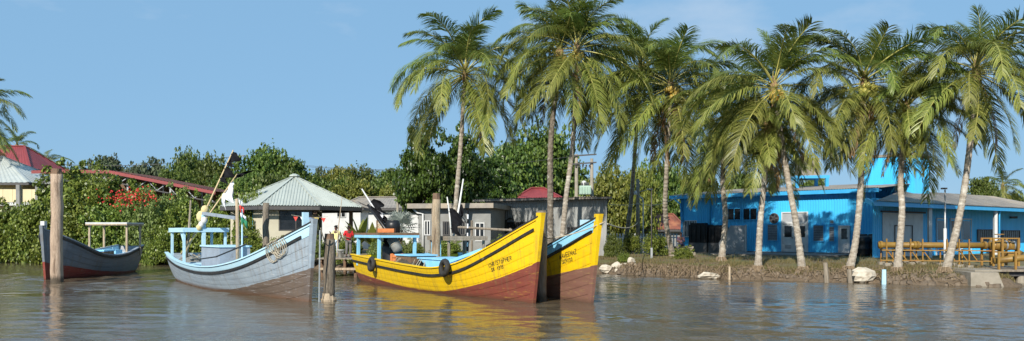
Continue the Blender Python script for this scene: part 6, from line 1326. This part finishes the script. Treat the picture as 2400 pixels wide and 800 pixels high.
for px, lab, hgt in ((845, 'yellow green upright banana plant behind the blue canopy', 2.0), (872, 'second leafy banana plant behind the crate on the canopy', 1.7)):
    c = gd(px, 53.5); bn = thing('banana_plant', lab, 'plant', c); MB().tube([c - Vector((0, 0, .2)), c + Vector((0, 0, hgt * 0.6))], [0.13, 0.08], 8).build('stem', M['leaf_hedge'], bn)
    for k in range(8):
        a = k * 2.4 + px; e = 1.35 - 0.09 * k; mb = MB(); rows = [[], []]; p = c + Vector((0, 0, hgt * 0.55)); D = Vector((math.cos(a) * math.cos(e), math.sin(a) * math.cos(e), math.sin(e))); S = D.cross(Vector((0, 0, 1))).normalized()
        for i in range(8): w = 0.24 * math.sin(math.pi * (0.1 + 0.88 * i / 7)); rows[0].append(p + S * w); rows[1].append(p - S * w); p = p + D * hgt * 0.14; D = (D + Vector((0, 0, -0.11))).normalized()
        grid_face(mb, rows); mb.build('leaf', M['leaf_yellow'], bn)

# ------------------------------------------------------------------ bank: stones, roots, grass
def rock_obj(name, label, c, sx, sy, sz, seed, mat='rock', group='pale boulders along the bank', top=None):
    rg = np.random.default_rng(seed); V = []; nlat, nlon = 6, 9; ph = rg.random(6) * 6
    planes = [(lambda n_: n_ / np.linalg.norm(n_))(rg.normal(size=3)) for _ in range(9)]; offs = rg.uniform(0.62, 0.85, 9)
    for i in range(nlat + 1):
        for j in range(nlon):
            a = math.pi * (i / nlat - 0.5); b2 = 2 * math.pi * j / nlon + 0.3 * i; d_ = np.array([math.cos(a) * math.cos(b2), math.cos(a) * math.sin(b2), math.sin(a)]) * (1 + 0.06 * rg.normal())
            for pl, of in zip(planes, offs):
                k = d_.dot(pl)
                if k > of: d_ = d_ - pl * (k - of)
            V.append((d_[0] * sx, d_[1] * sy, d_[2] * sz))
    fs = [(i * nlon + j, i * nlon + (j + 1) % nlon, (i + 1) * nlon + (j + 1) % nlon, (i + 1) * nlon + j) for i in range(nlat) for j in range(nlon)]
    mb = MB(); mb.add([Vector(v_) for v_ in V], fs); o = mb.build(name, M[mat]); o.location = c
    if label: tag(o, label, 'rock', group)
    return o
def rk(label, px, py, wpx, hpx, seed, d=None, mat='rock'):
    d = d or F * CH / (py - HZ); c = P(px, py - hpx * 0.42, d); s_ = d / F; rock_obj('boulder', label, c, wpx * s_ * 0.62, wpx * s_ * 0.5, hpx * s_ * 0.66, seed, mat)
rk('low wedge boulder nearest the farther yellow bow', 1421, 641, 34, 20, 1); rk('upright pale boulder second from the farther yellow bow', 1446, 641, 25, 28, 2)
rk('leaning flat boulder in the middle of the left boulder pile', 1462, 640, 22, 24, 3); rk('square boulder on top of the left boulder pile', 1479, 622, 17, 20, 4, 47.4)
rk('crumbly pale boulder at the right end of the left pile', 1486, 641, 24, 24, 5); rk('small pale stone low in front of the left pile', 1447, 642, 13, 12, 6)
rk('flat slab below the small green shrub', 1563, 642, 38, 16, 7, 45.3); rk('block shaped pale stone right of the dry roots', 1660, 654, 42, 17, 8)
rk('biggest white boulder beside the short dark stake', 2023, 662, 46, 36, 9, 38.7); rk('small stone under the leaning grey stake', 1975, 659, 20, 8, 10); rk('pale stone under the blue stake', 2084, 660, 18, 9, 11)
rk('small pale stone right of the biggest white boulder', 2055, 661, 14, 9, 12); rk('brown stone in the bank below the double door palm', 1852, 657, 22, 9, 13, None, 'rock_brown')
# rubble along the foot of the bank, too many to count
rgr = np.random.default_rng(3); Vr, Fr_ = [], []
def rubble(x, y, s_):
    n0 = len(Vr); z = gz(x, y)
    for dx, dy, dz in ((-1, -1, -.6), (1, -1, -.6), (1, 1, -.6), (-1, 1, -.6), (-.7, -.6, .5), (.6, -.7, .6), (.7, .6, .5), (-.6, .7, .4)):
        q = np.array([dx, dy, dz]) * s_ * (1 + 0.35 * rgr.normal(size=3) * 0.6); Vr.append((x + q[0], y + q[1], z + q[2]))
    Fr_.extend([tuple(n0 + k for k in f_) for f_ in ((4, 5, 6, 7), (0, 1, 5, 4), (1, 2, 6, 5), (2, 3, 7, 6), (3, 0, 4, 7))])
for k in range(380):
    x = rgr.uniform(5.3, 21.5); y = float(np.interp(x, SX, SY)) + rgr.uniform(-0.15, 1.1) ; rubble(x, y, rgr.uniform(0.03, 0.13) if x < 17 else rgr.uniform(0.05, 0.17))
rub = link(bpy.data.objects.new('bank_rubble', mesh_np('bank_rubble', Vr, Fr_, M['rock_brown']))); tag(rub, 'small brown stones strewn along the foot of the bank', None, None, 'stuff')
mb = MB(); rgq = random.Random(6)
for k in range(700):
    x = rgq.choice((rgq.uniform(6.5, 11.5), rgq.uniform(6.5, 10.5), rgq.uniform(11, 20))); y = float(np.interp(x, SX, SY)) + rgq.uniform(0.1, 1.9); z = gz(x, y); a = rgq.uniform(-2.6, -0.5); l = rgq.uniform(0.25, 0.8)
    mb.tube([(x, y, z + 0.08), (x + math.cos(a) * l * 0.5, y + math.sin(a) * l * 0.5, z + 0.12 + rgq.uniform(-0.1, 0.12)), (x + math.cos(a) * l, y + math.sin(a) * l, z - 0.15)], [0.02, 0.016, 0.008], 4, False)
ro = mb.build('exposed_roots', M['root']); tag(ro, 'tangle of dry exposed roots hanging down the bank', None, None, 'stuff')
Vg = []; rgg = np.random.default_rng(8)
n_ = 20000; xs = rgg.uniform(4.5, 24, n_); ys = np.interp(xs, SX, SY) + 0.5 + rgg.exponential(3.2, n_); keep = (ys < np.interp(xs, SX, SY) + 14) & (np.sin(xs * 2.1 + ys) + np.sin(ys * 1.7 - xs * 0.8) + rgg.normal(0, 0.8, n_) > -0.5); xs, ys = xs[keep], ys[keep]
zs_ = height(xs, ys); n_ = len(xs); hh = rgg.uniform(0.06, 0.2, n_) * (1 + (rgg.random(n_) < 0.05)); aa = rgg.uniform(0, 6.28, n_); wd = 0.02
p0_ = np.stack([xs - np.cos(aa) * wd, ys - np.sin(aa) * wd, zs_ - 0.02], 1); p1_ = np.stack([xs + np.cos(aa) * wd, ys + np.sin(aa) * wd, zs_ - 0.02], 1); tip = np.stack([xs + rgg.normal(0, 0.06, n_), ys + rgg.normal(0, 0.06, n_), zs_ + hh], 1)
go = link(bpy.data.objects.new('bank_grass', mesh_np('bank_grass', np.stack([p0_, p1_, tip], 1).reshape(-1, 3), np.arange(3 * n_).reshape(-1, 3), M['grass']))); tag(go, 'short patchy grass and weeds on the bank', 'grass', None, 'stuff')

# ------------------------------------------------------------------ landing stage, bucket and people
ld = thing('landing_stage', 'small wooden landing stage behind the stern of the nearer yellow boat', 'landing', (-9.2, 46, 1.0))
for k in range(14): MB().box((-9.3, 43.4 + k * 0.6, 1.0), (2.1, 0.56, 0.07)).build('plank', M['wood_grey'], ld)
for x in (-10.2, -8.4):
    for y in (43.6, 46.5, 49.5): MB().tube([(x, y, -1.2), (x, y, 0.95)], 0.1, 8).build('pile', M['wood_brown'], ld)
    MB().beam((x, 43.2, 0.89), (x, 51.6, 0.89), 0.12, 0.14).build('bearer', M['wood_brown'], ld)
MB().beam((-10.3, 43.3, 0.45), (-8.3, 43.3, 0.45), 0.08, 0.12).build('step', M['wood_pale'], ld)
bk = thing('white_bucket', 'white plastic bucket on the landing stage beside the weathered post', 'bucket', (X(799, 43.7), 43.7, 1.04))
c = Vector((X(799, 43.7), 43.7, 1.036)); MB().lathe(c, [(0.14, 0), (0.19, 0.4), (0.205, 0.4), (0.205, 0.43)], 16).build('bucket_body', M['bucket'], bk, smooth=True)
MB().tube([c + Vector((-0.2, 0, 0.4)), c + Vector((-0.14, -0.14, 0.28)), c + Vector((0.14, -0.14, 0.28)), c + Vector((0.2, 0, 0.4))], 0.01, 5).build('handle', M['steel'], bk)

def skin_obj(name, verts, edges, radii, mat, parent, root=0, sub=2):
    me = bpy.data.meshes.new(name); me.from_pydata([tuple(v_) for v_ in verts], edges, []); o = link(bpy.data.objects.new(name, me), parent); me.materials.append(mat)
    sk = o.modifiers.new('Skin', 'SKIN'); sk.use_smooth_shade = True
    for i, r in enumerate(radii):
        rr = r if isinstance(r, tuple) else (r, r); me.skin_vertices[0].data[i].radius = rr; me.skin_vertices[0].data[i].use_root = (i == root)
    o.modifiers.new('Subdivision', 'SUBSURF').levels = sub; o.modifiers['Subdivision'].render_levels = sub
    return o
def person(label, loc, rz, J, shirt, trousers, hair=True, sleeve=0.45):
    """J: joint positions, facing -Y, feet at z = 0"""
    o = thing('person', label, 'person', loc, rz)
    V3 = {k: Vector(v_) for k, v_ in J.items()}
    order = ['pelvis', 'belly', 'chest', 'neck', 'head', 'crown', 'lsh', 'lel', 'lwr', 'rsh', 'rel', 'rwr', 'lhip', 'lkn', 'lan', 'lto', 'rhip', 'rkn', 'ran', 'rto']
    rad = dict(pelvis=(.13, .10), belly=(.125, .095), chest=(.15, .105), neck=.05, head=(.078, .09), crown=(.06, .07), lsh=.06, lel=.042, lwr=.03, rsh=.06, rel=.042, rwr=.03, lhip=.085, lkn=.058, lan=.04, lto=.032, rhip=.085, rkn=.058, ran=.04, rto=.032)
    ix = {k: i for i, k in enumerate(order)}; vs = [V3[k] for k in order]; rd = [rad[k] for k in order]
    ed = [(a, b_) for a, b_ in (('pelvis', 'belly'), ('belly', 'chest'), ('chest', 'neck'), ('neck', 'head'), ('head', 'crown'), ('chest', 'lsh'), ('lsh', 'lel'), ('lel', 'lwr'), ('chest', 'rsh'), ('rsh', 'rel'), ('rel', 'rwr'), ('pelvis', 'lhip'), ('lhip', 'lkn'), ('lkn', 'lan'), ('lan', 'lto'), ('pelvis', 'rhip'), ('rhip', 'rkn'), ('rkn', 'ran'), ('ran', 'rto'))]
    ed = [(ix[a], ix[b_]) for a, b_ in ed]
    for s in ('l', 'r'):                                               # palm and five fingers from each wrist
        w = V3[s + 'wr']; D = (w - V3[s + 'el']).normalized(); S = D.cross(Vector((0, 1, 0.3))).normalized(); pm = w + D * 0.07; ip = len(vs); vs.append(pm); rd.append((.034, .018)); ed.append((ix[s + 'wr'], ip))
        for k in range(4):
            b0 = pm + S * (0.024 * (k - 1.5)) + D * 0.035; t1 = b0 + D * (0.04 + 0.006 * (1 - abs(k - 1.5))) + Vector((0, -0.012, 0)); i0 = len(vs); vs += [b0, t1]; rd += [.0095, .008]; ed += [(ip, i0), (i0, i0 + 1)]
        b0 = w + D * 0.04 + S * 0.04; i0 = len(vs); vs += [b0, b0 + D * 0.03 + S * 0.02]; rd += [.011, .009]; ed += [(ip, i0), (i0, i0 + 1)]
    skin_obj('body', vs, ed, rd, M['skin'], o)
    h, cr = V3['head'], V3['crown']; n_ = V3['neck']; up = (cr - n_).normalized(); face = Vector((0, -1, -0.25 if J.get('look') else 0)).normalized()
    MB().ball(h + face * 0.092 - up * 0.005, 0.018, 6).build('nose', M['skin'], o, True, True)
    for s in (-1, 1): MB().ball(h + face * 0.078 + Vector((s * 0.032, 0, 0)) + up * 0.025, 0.011, 6).build('eye', M['hair'], o, True); MB().ball(h + Vector((s * 0.085, 0.01, 0)), 0.022, 6).build('ear', M['skin'], o, True)
    MB().box(h + face * 0.08 - up * 0.045, (0.05, 0.012, 0.012)).build('mouth', M['cloth_red'], o, True)
    skin_obj('hair', [h + up * 0.05 - face * 0.03, h + up * 0.085 - face * 0.015, h - face * 0.05 - up * 0.02], [(0, 1), (0, 2)], [(.085, .085), (.07, .07), (.07, .055)], M['hair'], o)
    g_ = 1.22
    def mid(a, b_, t_): return V3[a].lerp(V3[b_], t_)
    skin_obj('shirt', [V3['pelvis'] + Vector((0, 0, -0.05)), V3['belly'], V3['chest'], V3['neck'] - Vector((0, 0, 0.04)), V3['lsh'], mid('lsh', 'lel', sleeve * 2 if sleeve < .5 else .95), V3['rsh'], mid('rsh', 'rel', sleeve * 2 if sleeve < .5 else .95)], [(0, 1), (1, 2), (2, 3), (2, 4), (4, 5), (2, 6), (6, 7)], [(.165, .13), (.152, .12), (.172, .125), (.065, .06), .08, .07, .08, .07], M[shirt], o, 1)
    skin_obj('trousers', [V3['pelvis'] + Vector((0, 0, 0.02)), V3['lhip'], V3['lkn'], mid('lkn', 'lan', 0.9), V3['rhip'], V3['rkn'], mid('rkn', 'ran', 0.9)], [(0, 1), (1, 2), (2, 3), (0, 4), (4, 5), (5, 6)], [(.15, .12), .108, .078, .07, .108, .078, .07], M[trousers], o, 0)
    for s in ('l', 'r'): MB().tube([V3[s + 'an'] + Vector((0, 0.05, -0.05)), V3[s + 'to'] + Vector((0, -0.04, -0.012))], [0.045, 0.038], 8).build('shoe', M['hair'], o, True)
    return o
stand = dict(pelvis=(0, 0, .93), belly=(0, 0, 1.1), chest=(0, 0.0, 1.32), neck=(0, -.01, 1.48), head=(0, -.03, 1.60), crown=(0, -.03, 1.70), lsh=(.19, 0, 1.40), lel=(.25, .02, 1.12), lwr=(.22, -.14, .95), rsh=(-.19, 0, 1.40), rel=(-.26, .02, 1.12), rwr=(-.2, -.16, .98), lhip=(.09, 0, .88), lkn=(.10, -.03, .49), lan=(.10, .02, .09), lto=(.12, -.12, .04), rhip=(-.09, 0, .88), rkn=(-.11, -.03, .49), ran=(-.12, .02, .09), rto=(-.14, -.12, .04))
s1 = dict(stand); s1.update(head=(0.0, -.08, 1.57), crown=(0.0, -.05, 1.68), lwr=(.06, -.24, 1.06), lel=(.26, -.04, 1.13), rel=(-.27, -.02, 1.13), rwr=(-.04, -.26, 1.05))
person('person in red shirt and grey trousers looking down on the landing stage', (X(817, 44.9), 44.9, 1.037), 0.5, s1, 'shirt_red', 'trouser_grey')
s2 = dict(stand); s2.update(rel=(-.30, -.05, 1.2), rwr=(-.2, -.28, 1.34), lel=(.30, 0.05, 1.16), lwr=(.26, -.05, .92), rkn=(-.1, -.12, .5), ran=(-.1, -.04, .09), rto=(-.1, -.18, .04))
person('person in a pale yellow shirt and light jeans holding a long thin pole', (X(788, 45.3), 45.3, 1.037), -0.35, s2, 'shirt_yellow', 'trouser_pale')
hp = thing('fishing_rod', 'long thin pole held upright by the person in the yellow shirt', 'pole', (X(792, 45.0), 45.0, 1.04)); MB().tube([(X(790, 45.0), 45.0, 1.04), P(793, 535, 45.0), P(802, 462, 45.0)], [0.03, 0.028, 0.015], 7).build('rod', M['wood_pale'], hp)
seat = dict(pelvis=(0, 0, .72), belly=(0, -.02, .88), chest=(0, -.05, 1.10), neck=(0, -.07, 1.27), head=(0, -.09, 1.38), crown=(0, -.09, 1.49), lsh=(.19, -.05, 1.19), lel=(.26, -.1, .93), lwr=(.09, -.3, .88), rsh=(-.19, -.05, 1.19), rel=(-.26, -.1, .93), rwr=(-.07, -.31, .87), lhip=(.09, -.04, .70), lkn=(.12, -.46, .70), lan=(.12, -.46, .30), lto=(.13, -.6, .25), rhip=(-.09, -.04, .70), rkn=(-.12, -.46, .70), ran=(-.12, -.46, .30), rto=(-.13, -.6, .25))
qs = gd(1595, 54.5)
person('person in a dark printed shirt sitting by the corner of the blue building', (qs.x, qs.y, qs.z), 0.0, seat, 'shirt_print', 'trouser_navy')
bn_ = thing('stone_bench', 'low concrete bench under the seated person', 'bench', (qs.x, qs.y + 0.1, qs.z))
MB().box((qs.x + 0.1, qs.y + 0.12, qs.z + 0.53), (1.5, 0.5, 0.12)).build('seat', M['concrete'], bn_)
for dx in (-0.5, 0.7): MB().box((qs.x + dx, qs.y + 0.12, qs.z + 0.2), (0.2, 0.42, 0.54)).build('leg', M['concrete'], bn_)
MB().box((qs.x + 0.1, qs.y - 0.5, qs.z + 0.08), (1.5, 0.35, 0.27)).build('foot_step', M['concrete'], bn_)
